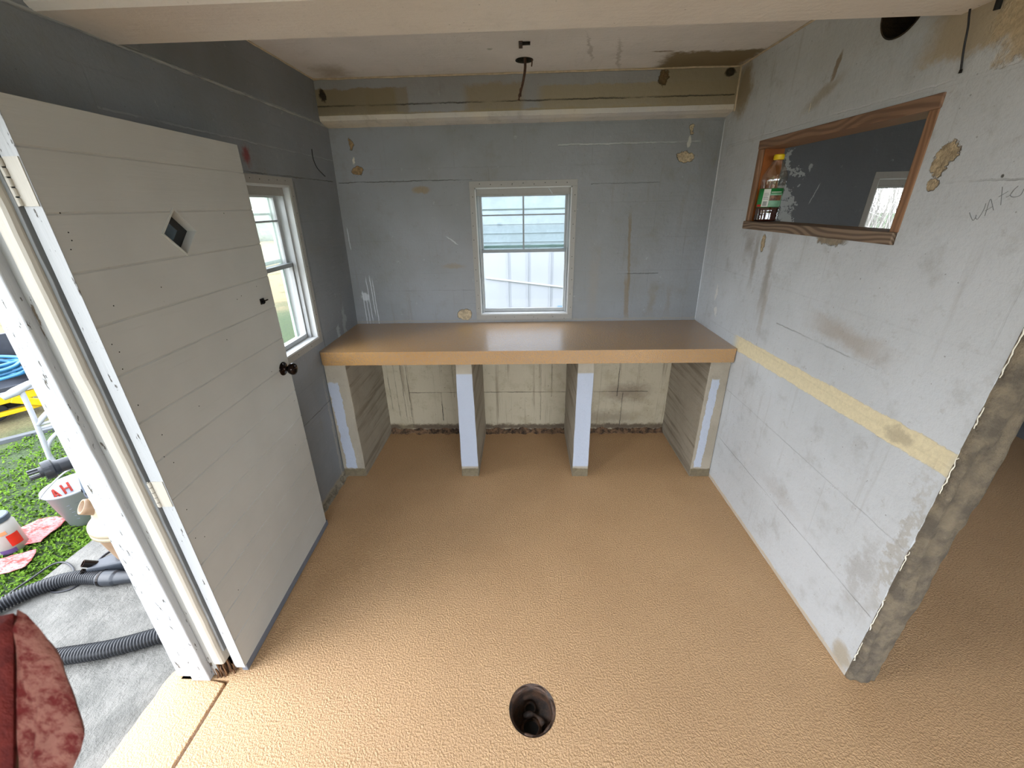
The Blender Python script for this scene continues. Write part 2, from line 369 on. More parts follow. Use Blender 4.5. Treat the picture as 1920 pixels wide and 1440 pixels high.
M_back = painted('paint_wall_back', C(142, 145, 148), C(130, 132, 132), (0, 2), marks=[
    ('r', 0, .38, 3, .415, .01, C(180, 170, 146), 1, .012), 
    ('e', .927, 1.826, .055, .030, .12, BARE, 1, .05, 0, 1.2), ('e', .943, 1.96, .014, .026, .2, BARE, 1, .05, 0, 1.2), ('e', .935, 1.90, .012, .03, .3, C(200, 196, 184), .7, .03),
    ('e', -.975, 1.795, .032, .022, .15, C(160, 130, 88), 1, .05, 0, 1.2), ('e', -.985, 1.93, .010, .03, .3, C(170, 140, 98), 1, .05, 0, 1), ('e', -.985, 1.85, .010, .02, .3, C(210, 204, 188), .9, .04),
    ('e', -.398, .925, .050, .040, .12, BARE, 1, .04, 0, 1.4),
    ('e', -.608, 1.685, .060, .024, .5, C(140, 122, 92), .8, .04), ('e', -.45, 1.245, .09, .018, .7, C(140, 130, 112), .7, .04),
    ('r', .664, 1.30, .009, .26, .4, C(120, 106, 84), .8, .02, .08), ('r', .675, 1.02, .016, .16, .5, C(128, 112, 88), .7, .02, .08),
    ('r', .84, 1.0, .03, .12, .9, C(128, 118, 98), .5, .06), ('r', .95, 1.0, .02, .12, .9, C(128, 118, 98), .4, .06), ('r', .45, 1.1, .04, .3, .9, C(140, 134, 126), .5, .06),
    ('e', -1.06, 1.05, .03, .035, .3, C(212, 216, 220), .75, .06), ('r', -1.075, .98, .003, .12, .3, C(214, 218, 222), .75, .01), ('r', -1.055, .97, .003, .11, .3, C(214, 218, 222), .75, .01), ('r', -1.035, 1.03, .003, .16, .3, C(214, 218, 222), .75, .01), ('r', -1.01, 1.06, .0035, .14, .3, C(214, 218, 222), .75, .01), ('r', -.995, 1.0, .003, .18, .3, C(214, 218, 222), .75, .01),
    ('r', -1.10, 1.42, .003, .07, .3, C(200, 206, 212), .7, .01), ('e', -.45, 1.40, .05, .004, .4, C(200, 204, 208), .6, .02, -.6),
    ('r', 0, .045, 3, .03, .7, C(72, 56, 38), .9, .05), ('e', .75, .33, .22, .10, .9, C(96, 76, 56), .6, .14), ('e', .62, .12, .3, .08, .9, C(86, 72, 52), .5, .1),
    ('r', 0, .885, 3, .008, .7, C(150, 144, 132), .6, .03)],
    seams=[(1, .60, -1.1, -.70, .004, .9), (0, -.86, .05, .75, .0035, .6), (0, -.90, .1, .8, .0035, .6), (0, -.95, .1, .8, .003, .5), (0, -1.0, .2, .8, .003, .5), (1, .34, -.86, .9, .0035, .7), (0, -.62, .1, .34, .004, .9), (0, -.52, .3, .7, .003, .4), (1, .60, .28, .9, .004, .9), (0, .68, .3, .8, .004, .8), (0, .2, .3, .8, .003, .6), (0, .12, .1, .8, .003, .5), (0, .72, .05, .33, .004, .8),
           (1, 1.735, -1.1, -.30, .0028, .7), (1, 1.70, .4, .8, .003, .4), (1, 1.18, .6, .86, .003, .5), (1, 1.09, -.9, -.3, .003, .3), (1, 1.90, .2, 1.0, .006, .5, C(190, 192, 190))],
    blocks=(.40, .2, .0, .06), grime=.42, low=.79)
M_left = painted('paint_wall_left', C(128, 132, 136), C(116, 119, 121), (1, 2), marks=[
    ('e', 1.787, 1.80, .032, .048, .7, C(120, 44, 42), .9, .06), 
    ('e', 2.40, .95, .03, .10, .5, C(200, 204, 208), .35, .1), ('e', 2.30, .90, .02, .07, .5, C(210, 214, 218), .4, .1), ('e', 2.22, .80, .05, .05, .5, C(210, 214, 218), .4, .14),
    ('r', 1.6, .02, 1.2, .035, .6, C(150, 138, 116), .8, .05), ('e', 2.02, .3, .015, .5, .6, C(190, 180, 160), .3, .05)],
    seams=[(1, ZB, .3, 2.6, .008, .5, C(190, 190, 186)), (1, 1.74, 1.7, 2.55, .0028, .7), (1, .56, 1.2, 2.3, .003, .7), (0, 2.11, .85, 1.72, .003, .7), (1, 1.85, 1.2, 2.6, .004, .3, C(180, 182, 182)), (0, 2.05, .1, .8, .003, .4)],
    blocks=(.40, .2, .06, .07), grime=.3)
M_ceil = painted('paint_ceiling', C(226, 222, 220), C(212, 209, 207), (0, 1), marks=[
    ('r', .90, 2.40, .24, .14, .25, C(126, 112, 86), 1, .10), ('e', .64, 2.26, .06, .012, .5, C(128, 116, 94), .9, .03),
    ('e', -.14, 2.16, .015, .015, .6, C(140, 146, 136), .7, .02),
    ('e', .45, 2.3, .012, .25, .6, C(150, 144, 138), .5, .05, -.2), ('e', .3, 2.2, .01, .2, .6, C(150, 144, 138), .5, .05, -.2), ('r', -.95, 2.4, .1, .12, .9, C(140, 128, 106), .6, .1)], grime=.12, rough=.6)
M_ledge = painted('paint_bond_beam', C(158, 162, 170), C(150, 150, 152), (0, 2), marks=[
    ('r', -.90, 2.11, .24, .062, .12, C(140, 128, 104), .9, .03), ('r', -.72, 2.08, .12, .09, .12, C(140, 128, 104), .7, .03),
    ('r', -.15, 2.10, .17, .08, .25, C(150, 136, 108), .75, .04), ('r', .62, 2.075, .55, .085, .10, C(158, 148, 126), .9, .03), ('r', .95, 2.12, .25, .2, .15, C(156, 145, 122), .9, .04),
    ('r', -.2, 2.045, 1.4, .018, .5, C(156, 144, 116), .8, .04),
    ('e', .725, 2.175, .028, .035, .25, C(120, 96, 62), 1, .06, 0, 1.5), ('e', -1.06, 2.14, .018, .03, .4, C(50, 38, 28), 1, .05, 0, 1), ('e', 1.06, 2.19, .03, .02, .3, C(60, 50, 36), 1, .03, 0, 1)],
    seams=[(1, 2.095, -1.1, 1.1, .004, .8), (1, 2.213, -1.2, 1.2, .006, .8, C(206, 192, 166))], grime=.25)
M_chamfer = painted('lit_tone_bond_beam_underside', C(212, 204, 188), C(190, 190, 192), (0, 1), grime=.4)  # paler than the beam face to stand in for light on the underside
M_beam = painted('paint_ceiling_beam', C(226, 220, 214), C(216, 210, 204), (0, 1), grime=.12, rough=.5, marks=[('e', -.72, 1.15, .18, .14, .8, C(208, 196, 190), .5, .1)])
FK = C(176, 180, 178)
M_far = painted('dimmed_paint_far_room', C(100, 103, 106), C(92, 95, 98), (0, 2), marks=[  # wall paint darkened to stand in for the weak light of the far room
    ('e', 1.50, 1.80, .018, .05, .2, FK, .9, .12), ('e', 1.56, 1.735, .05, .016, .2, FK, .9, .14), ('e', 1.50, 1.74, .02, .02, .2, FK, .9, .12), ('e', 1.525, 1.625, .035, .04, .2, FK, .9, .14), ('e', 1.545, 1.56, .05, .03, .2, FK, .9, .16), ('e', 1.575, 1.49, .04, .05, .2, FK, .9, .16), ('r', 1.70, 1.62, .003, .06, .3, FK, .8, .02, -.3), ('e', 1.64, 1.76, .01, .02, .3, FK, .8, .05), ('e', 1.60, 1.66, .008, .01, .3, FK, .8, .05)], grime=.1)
M_coat = coating(); M_coatc = coating('tan_counter_coating', .0022, .28, .7, .9, .76)
M_conc = concrete('slab_concrete', C(118, 116, 110), C(94, 93, 88), 7, .012, .85)
M_rough = concrete('broken_concrete', C(128, 116, 96), C(92, 84, 72), 14, .010, .9, 60)
M_pier = None

def pier_mat(name, x0, x1, pz0, pz1, jag):
    return painted(name, C(168, 160, 144), C(148, 140, 124), (0, 2), marks=[('r', (x0+x1)/2, (pz0+pz1)/2, (x1-x0)/2, (pz1-pz0)/2, .03, C(172, 180, 194), 1, jag), ('r', (x0+x1)/2, .03, .3, .035, .3, C(112, 100, 74), .9, .02, 0, .6)], grime=.35, rough=.75, bump=.003, front=2.049, grain=1)

M_white = peeling('cracked_white_paint', C(170, 172, 173), C(88, 80, 68), 80, .635, (50, 50, 3))
M_cream = peeling('aged_cream_paint', C(182, 176, 163), C(140, 118, 92), 26, .70, (30, 30, 3))
M_greyp = peeling('grey_rabbet_paint', C(150, 150, 145), C(90, 78, 62), 46, .60, (40, 40, 3))
M_case = peeling('window_casing_paint', C(152, 149, 142), C(84, 70, 56), 60, .68, (30, 30, 30))
M_rev = peeling('white_reveal_paint', C(190, 192, 190), C(150, 80, 66), 24, .74, (30, 30, 5))
M_vinyl = simple('white_window_frame', C(168, 170, 170), .4, .05)
M_alu = simple('grey_window_rail', C(134, 140, 142), .35, .08)
M_dark = simple('black_metal', C(24, 20, 18), .25, .2, Metallic=.6)
M_knob = simple('polished_dark_bronze_knob', C(34, 24, 20), .12, .2, bump=0, Metallic=.8)
M_rust = concrete('rusty_cast_iron', C(84, 60, 44), C(40, 32, 28), 30, .004, .45, 90)
M_black = simple('flat_black', C(12, 11, 10), .8, .2)  # plain black, also painted in for the dark of hollows and pipe mouths
M_rubber = simple('black_ribbed_plastic', C(34, 36, 40), .38, .12)
M_cord = simple('black_cord', C(40, 40, 44), .5, .1)
M_glass = glass('window_pane'); M_dusty = glass('dusty_pane', haze=.35, hazecol=(.36, .42, .38, 1))
M_frost = glass('hazy_pane', tint=(.80, .87, .87, 1), haze=.15, hazecol=(.3, .34, .34, 1))

def wood(name, a, b, ax=1, knots=()):
    t = NT(name); st = [22, 22, 22]; st[ax] = 1.2
    n0 = t.noise(3.2, 2, .5, stretch=tuple(1 if i != ax else .5 for i in range(3))).outputs[0]
    sep = t.n('SeparateXYZ'); t.set(sep.inputs[0], t.obj())
    g = t.noise(1, 4, .6, stretch=tuple(st)).outputs[0]
    o = [i for i in range(3) if i != ax]
    w = t.math('SINE', t.math('MULTIPLY', t.math('ADD', t.math('MULTIPLY', n0, .16), t.math('ADD', sep.outputs[o[0]], sep.outputs[o[1]])), 420.))
    col = t.mix(t.math('MULTIPLY', t.ss(w, -.6, .9), .75), a, b); col = t.mix(t.math('MULTIPLY', t.ss(g, .5, .75), .5), col, tuple(x*.5 for x in b[:3])+(1,))
    for (p, rr) in knots:
        v = t.n('VectorMath', operation='SUBTRACT'); t.set(v.inputs[0], t.obj()); v.inputs[1].default_value = p
        sc = t.n('VectorMath', operation='MULTIPLY'); t.set(sc.inputs[0], v.outputs[0]); k = [1/rr]*3; k[ax] = .6/rr; sc.inputs[1].default_value = k
        ln = t.n('VectorMath', operation='LENGTH'); t.set(ln.inputs[0], sc.outputs[0])
        col = t.mix(t.math('SUBTRACT', 1., t.ss(ln.outputs['Value'], .6, 1.1)), col, C(40, 26, 18))
    return t.done(col, .6, t.bump(t.math('ADD', g, t.math('MULTIPLY', w, .25)), .0015))
M_lumber = wood('brown_lumber', C(148, 116, 92), C(112, 84, 66), 1, [((.0, -.271, .366), .014), ((.0, .235, .362), .010)])
M_lumber2 = wood('weathered_sill_lumber', C(138, 118, 98), C(84, 66, 54), 1)
M_lumberv = wood('brown_lumber_upright', C(150, 112, 82), C(124, 90, 64), 2)
M_ply = simple('orange_stained_board', C(150, 84, 28), .5, .25, 10)

# ------------------------------------------------------------------ floor
fl = MB().slab(lambda u, v, w: Vector((u, v, w)), [-1.113, X2+.1], [YF-.1, D+.05], [], -.14, 0)
fl.box((-1.30, .84, -.14), (-1.113, D+.05, 0)); fl.box((-1.30, YF-.1, -.14), (-1.113, .02, 0))
floor = fl.build('floor', M_coat); tag(floor, kind='structure', label='tan textured and glossy coated floor of both rooms', cat='floor')
cyl = MB().lathe([(.0815, -.1), (.0815, .05)], 48, (.020, .765, 0)); cut(floor, cyl)
dt = thing('floor_drain', 'round open floor drain with rusty cast iron pit in the tan floor', 'drain', (.020, .765, 0))
jj = lambda a, r: r*(1+.02*noise.noise(Vector((math.cos(a)*3, math.sin(a)*3, .5))))
pw = MB()
prof = [(.0805, -.001), (.079, -.004), (.072, -.006), (.070, -.03), (.069, -.085), (.0, -.086)]
pw.lathe(prof, 40, (.020, .765, 0), cap=False); pit = pw.build('pit_wall', M_rust, dt, smooth=True)
MB().lathe([(.017, -.07), (.022, -.07), (.022, -.083), (.017, -.083)], 24, (.012, .803, 0), cap=False).build('pipe_mouth', M_rust, dt, smooth=True)
MB().lathe([(.017, -.084), (.0, -.0835)], 24, (.012, .803, 0), cap=False).build('pipe_dark_disc', M_black, dt)  # black disc painted in as the dark inside the pipe
MB().lathe([(.026, -.066), (.034, -.068), (.036, -.084)], 28, (.015, .742, 0), cap=False).build('pipe_mouth', M_rust, dt, smooth=True)
MB().lathe([(.027, -.084), (.0, -.0835)], 24, (.015, .742, 0), cap=False).build('pipe_dark_disc', M_black, dt)  # second black disc, again the pipe's inner darkness as colour
m = MB(); m.tube(spline([(-.01, .775, -.07), (.02, .778, -.062), (.045, .768, -.066), (.06, .75, -.07)]), lambda t: .009*(1+.4*math.sin(9*t)), 10); m.build('rust_ridge', M_rust, dt, smooth=True)
m = MB(); m.tube(spline([(.02+.074*math.cos(a), .765+.074*math.sin(a), -.008) for a in [k*PI/8 for k in range(-5, 8)]]), lambda t: .004*(1+.6*math.sin(31*t)), 8); m.build('crusty_rim', M_rust, dt, smooth=True)
cut(floor, MB())  if False else None

# threshold strip of the doorway: same coating, wavy outer edge, groove between it and the floor
pts = [(-1.125, .83), (-1.19, .84), (-1.27, .865), (-1.345, .872)]
yy = .86
while yy > .06:
    pts.append((-1.352+.010*noise.noise(Vector((yy*14, 0, 3)))+.004*noise.noise(Vector((yy*50, 0, 3))), yy)); yy -= .02
pts += [(-1.35, .02), (-1.125, .02)]
m = MB().prism(pts, -.13, 0.0); th = m.build('trim_1', M_coat, bevel=.004)
tag(th, 'tan coated doorway threshold strip beside the grey concrete slab', 'threshold', kind='structure')

# ------------------------------------------------------------------ walls
W1 = (1.470, 2.060, .943, 1.700)      # left window opening y0 y1 z0 z1
W2 = (-.290, .292, .920, 1.692)       # back window opening x0 x1
W3 = (2.040, 2.622, .920, 1.692)      # window of the far room
OP = (1.292, 2.178, 1.463, 1.847)     # opening through the right wall
m = MB().slab(lambda u, v, w: LW(-w, u, v), [YF, D+.1], [-.0, ZC], [(.08, .862, -.5, 1.86), W1], 0, .13)
m2 = MB(); m2.v = m.v; m2.f = m.f
# doorway reaches the floor: rebuild with the door hole open at the bottom
m = MB()
holes = [(.08, .90, 0, 1.86), W1]
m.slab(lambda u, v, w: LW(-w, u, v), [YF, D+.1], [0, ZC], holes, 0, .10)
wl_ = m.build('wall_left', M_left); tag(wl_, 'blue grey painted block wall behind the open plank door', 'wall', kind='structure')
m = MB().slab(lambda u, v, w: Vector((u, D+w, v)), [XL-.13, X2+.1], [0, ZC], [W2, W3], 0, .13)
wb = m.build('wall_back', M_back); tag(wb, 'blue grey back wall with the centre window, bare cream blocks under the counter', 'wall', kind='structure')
# the far room shows the same wall, its dimness put into the paint colour
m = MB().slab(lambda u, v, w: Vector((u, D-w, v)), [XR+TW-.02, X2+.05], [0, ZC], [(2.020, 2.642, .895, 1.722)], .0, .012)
wf = m.build('wall_back_far_room', M_far); tag(wf, 'back wall of the far room, its dimness painted in, with pale flaked spots', 'wall', kind='structure')
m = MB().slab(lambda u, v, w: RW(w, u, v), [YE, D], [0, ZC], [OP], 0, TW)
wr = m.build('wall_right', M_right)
cut(wr, MB().lathe([(.085, -.05), (.085, .2)], 40, RW(0, 1.515, 2.11), (1, 0, 0)))
tag(wr, 'pale blue grey wall with bare cream band and timber framed opening', 'wall', kind='structure')
# broken end of the right wall: a rough pier face with ragged arrises
m = MB(); nz = 150; nx = 10; vs = []; fs = []
for i in range(nz+1):
    z = ZC*i/nz
    for j in range(nx+1):
        w = j/nx; e = abs(w-.5)*2
        n1 = noise.noise(Vector((w*4, z*6, 1.3))); n2 = noise.noise(Vector((w*14, z*24, 4.3))); n3 = noise.noise(Vector((5+round(w), z*13, 2)))
        n4 = noise.noise(Vector((8+round(w), z*38, 2)))
        o = -.001 + w*(TW+.004); 
        if j == 0: o += .002+.010*abs(n3)+.004*n4
        if j == nx: o -= .003+.012*abs(n3)+.004*n4
        y = YE-.020+.010*n1+.005*n2+(.016 if j in (0, nx) else 0)*(.6+abs(n3))
        vs.append(RW(o, y, z))
    
for i in range(nz):
    for j in range(nx):
        a = i*(nx+1)+j; fs.append((a, a+1, a+nx+2, a+nx+1))
nv = len(vs)
for i in range(nz+1):
    z = ZC*i/nz; vs.append(RW(.0005, YE+.004, z)); vs.append(RW(TW-.0005, YE+.004, z))
for i in range(nz):
    a = i*(nx+1); b = (i+1)*(nx+1); p = nv+2*i; q = nv+2*(i+1)
    fs.append((a, b, q, p)); fs.append((a+nx, p+1, q+1, b+nx)); 
fs.append(tuple(range(nx, -1, -1))+(nv, nv+1))
m.add(vs, fs); m.build('broken_wall_end', M_rough, wr, smooth=True)
# chipped white plaster lips along that end
for z0, z1 in ((.10, .20), (.27, .42), (.55, .63), (.85, .97), (1.06, 1.12), (1.20, 1.34)):
    m = MB(); P = []
    k = 14
    for i in range(k+1):
        z = z0+(z1-z0)*i/k; P.append(RW(-.0025, YE-.006+.006*noise.noise(Vector((0, z*60, 0))), z))
    m.tube(P, lambda t: .001+.0035*abs(noise.noise(Vector((t*9+z0*7, 1, 0))))*math.sin(PI*t)**.5, 6)
    m.build('plaster_lip', simple('chipped_plaster', C(226, 222, 206), .7, .1, 30) if z0 == .10 else bpy.data.materials['chipped_plaster'], wr)
# pencil word and hanging wires on the right wall
M_pencil = simple('pencil_mark', C(112, 116, 118), .7, .1)
strokes = [[(1.108, 1.558), (1.101, 1.549), (1.092, 1.54), (1.089, 1.545), (1.089, 1.553), (1.088, 1.546), (1.083, 1.543), (1.08, 1.549), (1.077, 1.565), (1.078, 1.579)],
 [(1.069, 1.551), (1.07, 1.564), (1.072, 1.588), (1.062, 1.575), (1.055, 1.564)], [(1.073, 1.562), (1.06, 1.572)],
 [(1.057, 1.614), (1.052, 1.599), (1.044, 1.575)], [(1.056, 1.593), (1.041, 1.604)],
 [(1.04, 1.592), (1.034, 1.596), (1.03, 1.607), (1.025, 1.615)], [(1.025, 1.615), (1.031, 1.606), (1.033, 1.596), (1.026, 1.592), (1.018, 1.593), (1.012, 1.597), (1.011, 1.609)],
 [(1.005, 1.600), (1.004, 1.625), (.998, 1.628), (.992, 1.622)]]
m = MB()
for s in strokes:
    P = spline([RW(-.0003, y, z) for y, z in s], 5) if len(s) > 2 else [RW(-.0003, y, z) for y, z in s]
    m.tube(P, .0006, 5)
m.build('pencil_writing', M_pencil, wr)

# far room and the part behind the camera
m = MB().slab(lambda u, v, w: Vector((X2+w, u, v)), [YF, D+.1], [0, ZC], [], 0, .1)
o = m.build('wall_far_right', M_far); tag(o, 'side wall of the far room with its dimness painted in', 'wall', kind='structure')
m = MB().slab(lambda u, v, w: Vector((u, YF-w, v)), [XL-.13, X2+.1], [0, ZC], [(-1.0, 2.3, 0, 2.08)], 0, .12)  # the wide opening is added to let more daylight in
o = m.build('wall_front', simple('grey_front_wall', C(170, 176, 184), .6, .1)); tag(o, 'front wall behind the camera with a wide unseen opening added for daylight', 'wall', kind='structure')
m = MB().slab(lambda u, v, w: Vector((u, v, w)), [XL-.2, X2+.1], [YF-.15, D+.13], [], ZC, ZC+.12)
ce = m.build('ceiling', M_ceil); tag(ce, 'off-white painted ceiling with brown damp stain in the right corner', 'ceiling', kind='structure')
cut(ce, MB().lathe([(.038, -.1), (.038, .05)], 32, (.010, 2.312, ZC+.03)))
# big foreground beam with a slightly wavy lower arris
m = MB(); n = 90; vs = []; fs = []
for i in range(n+1):
    x = XL+.02+(X2-XL)*i/n
    e = .006*noise.noise(Vector((x*5, 0, 0)))+.003*noise.noise(Vector((x*22, 3, 0)))
    for (y, z) in ((1.112, ZC+.02), (1.112, ZB+.012), (1.124, ZB), (1.322, ZB-.002), (1.338+e, ZB+.004), (1.345+e, ZB+.022), (1.350, ZC+.02)):
        vs.append(Vector((x, y, z)))
for i in range(n):
    for j in range(6):
        a = i*7+j; fs.append((a, a+1, a+8, a+7))
fs.append(tuple(range(7))); fs.append(tuple(n*7+j for j in reversed(range(7))))
for i in range(n): fs.append((i*7, (i+1)*7, (i+1)*7+6, i*7+6))
o = m.add(vs, fs).build('trim_2', M_beam); tag(o, 'wide cream painted ceiling beam across the top foreground', 'ceiling beam', kind='structure')
# bond beam ledge over the back wall
m = MB(); vs = []; fs = []
XA, XB = LW(0, 2, 2.1).x+.0, RW(0, 2, 2.1).x
n = 60
for i in range(n+1):
    x = XA-.01+(XB-XA+.02)*i/n; e = .0025*noise.noise(Vector((x*9, 0, 7)))
    for (y, z) in ((D+.01, 2.008+e), (2.535, 2.020+e), (2.505, 2.030+e), (2.500, 2.052+e)): vs.append(Vector((x, y, z)))
for i in range(n):
    for j in range(3): a = i*4+j; fs.append((a, a+1, a+5, a+4))
o = m.add(vs, fs).build('trim_3', M_chamfer); tag(o, 'chamfered underside strip, coloured pale for the light on it, of the concrete ledge beam on the back wall', 'trim', kind='structure')
m = MB().box((XA-.012, 2.500, 2.052), (XB+.012, D+.02, ZC+.01)); o = m.build('trim_4', M_ledge)
tag(o, 'brown stained concrete bond beam running along the top of the back wall', 'beam', kind='structure')
# thin plaster beads where ceiling and walls meet
M_bead = simple('sandy_caulk_bead', C(196, 182, 158), .7, .15, 30)
m = MB(); m.tube([Vector((XA+(XB-XA)*i/60, 2.499, ZC-.003+.003*noise.noise(Vector((i*.4, 0, 0))))) for i in range(61)], .0045, 8); m.tube([RW(0, 1.35+(2.5-1.35)*i/40, ZC-.002+.002*noise.noise(Vector((i*.5, 4, 0)))) for i in range(41)], .005, 8); m.tube([RW(0, 2.497, 2.02+(ZC-2.02)*i/20) for i in range(21)], .006, 8)
m.tube([LW(0, 1.35+(2.5-1.35)*i/40, ZC-.002+.002*noise.noise(Vector((i*.5, 9, 0)))) for i in range(41)], .004, 8)
o = m.build('trim_5', M_bead, smooth=True); tag(o, 'sandy caulk bead along the ceiling edges', 'trim', kind='structure')
m = MB(); m.tube([LW(.0, .9+(2.5-.9)*i/60, ZB+.002*noise.noise(Vector((i*.5, 2, 0)))) for i in range(61)], .004, 6); o = m.build('paint_ridge', M_left, wl_, smooth=True)
m = MB(); m.tube([RW(0, D-.001, .88+(2.0-.88)*i/30) for i in range(31)], .003, 6); m.build('corner_caulk', simple('pale_caulk', C(196, 202, 208), .6), wr, smooth=True)

# rough mortar fillet at the foot of the left wall, debris line under the counter
def ridge(name, A, B, w, h, mat, seed, parent=None, nrm=(1, 0)):
    A = Vector(A); B = Vector(B); n = int((B-A).length/.008); vs = []; fs = []; k = 6
    nv = Vector((nrm[0], nrm[1], 0))
    for i in range(n+1):
        p = A+(B-A)*i/n; ww = w*(.75+.6*noise.noise(Vector((i*.15, seed, 0)))+.25*noise.noise(Vector((i*.7, seed, 0)))); hh = h*(.8+.5*noise.noise(Vector((i*.12, seed+5, 0))))
        for j in range(k+1):
            t = j/k; q = p+nv*ww*t; zz = hh*(1-t)**1.3*(1+.35*noise.noise(Vector((i*.5, j*.9, seed))))
            vs.append(Vector((q.x, q.y, max(zz, -.002) if j < k else -.003)))
    for i in range(n):
        for j in range(k): a = i*(k+1)+j; fs.append((a, a+1, a+k+2, a+k+1))
    return MB().add(vs, fs).build(name, mat, parent, smooth=True)
M_fillet = concrete('mortar_fillet', C(150, 142, 124), C(104, 96, 80), 20, .006, .9, 80)
M_debris = concrete('damp_debris', C(130, 100, 72), C(44, 32, 22), 28, .008, .8, 90)
o = ridge('baseboard_left', LW(-.004, .87, 0), LW(-.004, 2.06, 0), .040, .045, M_fillet, 3); tag(o, 'rough mortar fillet along the foot of the left wall', 'fillet', kind='structure')
o = ridge('baseboard_back', (-1.05, D+.004, 0), (1.06, D+.004, 0), .050, .042, M_debris, 8, nrm=(0, -1)); tag(o, 'crumbly brown debris line at the foot of the wall under the counter', 'debris line', kind='structure')

# ------------------------------------------------------------------ counter and its piers
ct = MB(); cx0, cx1 = LW(.001, 2, .80).x, RW(-.001, 2, .87).x
poly = [(cx0, D-.001), (cx0, 2.045)]
for k in range(5): a = PI+k*PI/8; poly.append((cx0+.03+.03*math.cos(a), 2.046+.03*math.sin(a)))
poly += [(cx1-.006, 2.014), (cx1, 2.02), (cx1, D-.001)]
counter = ct.prism(poly, .793, .871).build('countertop', M_coatc, bevel=.014, seg=4, org=(0, 2.3, .793))
tag(counter, 'long tan textured and glossy concrete counter under the centre window', 'countertop')
M_p = {}
def pier(name, x0, x1, lab, mat, taper=(0, 0), fit=0):
    m = MB(); t0, t1 = taper
    nzz = 16; vs = []; fs = []
    for i in range(nzz+1):
        z = .795*i/nzz; t = 1-i/nzz
        ra = .0025*noise.noise(Vector((x0*7, z*9, 1))); rb = .0025*noise.noise(Vector((x1*7, z*9, 2)))
        z = .7915*i/nzz
        if fit < 0: x0 = LW(.002, 2, z).x; ra = 0
        if fit > 0: x1 = RW(-.002, 2, z).x; rb = 0
        for (x, y) in ((x0+t0*t+ra, 2.047), (x1+t1*t+rb, 2.047), (x1+t1*t+rb, D-.001), (x0+t0*t+ra, D-.001)): vs.append(Vector((x, y, z)))
    for i in range(nzz):
        for j in range(4): j2 = (j+1) % 4; fs.append((i*4+j, i*4+j2, i*4+4+j2, i*4+4+j))
    fs += [(0, 3, 2, 1), (nzz*4, nzz*4+1, nzz*4+2, nzz*4+3)]
    o = m.add(vs, fs).build(name, mat, bevel=.004, org=(0, 0, 0)); tag(o, lab, 'pier', 'concrete piers carrying the counter'); return o
def pier2(x0, x1, pz0, pz1, px0, px1, jag, lab, taper, fit=0):
    return pier('counter_pier', x0, x1, lab, pier_mat('pier_paint', px0, px1, pz0, pz1, jag), taper, fit)
pier2(-.390, -.298, .075, .725, -.425, -.25, .006, 'left one of the two free standing piers under the counter, white painted front', (-.020, 0))
pier2(.302, .392, .075, .725, .25, .425, .006, 'right one of the two free standing piers under the counter, white painted front', (0, .010))
pier2(-1.17, -1.022, .065, .68, -1.15, -1.085, .035, 'bare grey end pier under the counter against the left wall', (0, -.015), -1)
pier2(1.035, 1.172, .07, .68, 1.060, 1.105, .02, 'bare streaked end pier under the counter against the right wall', (.010, 0), 1)

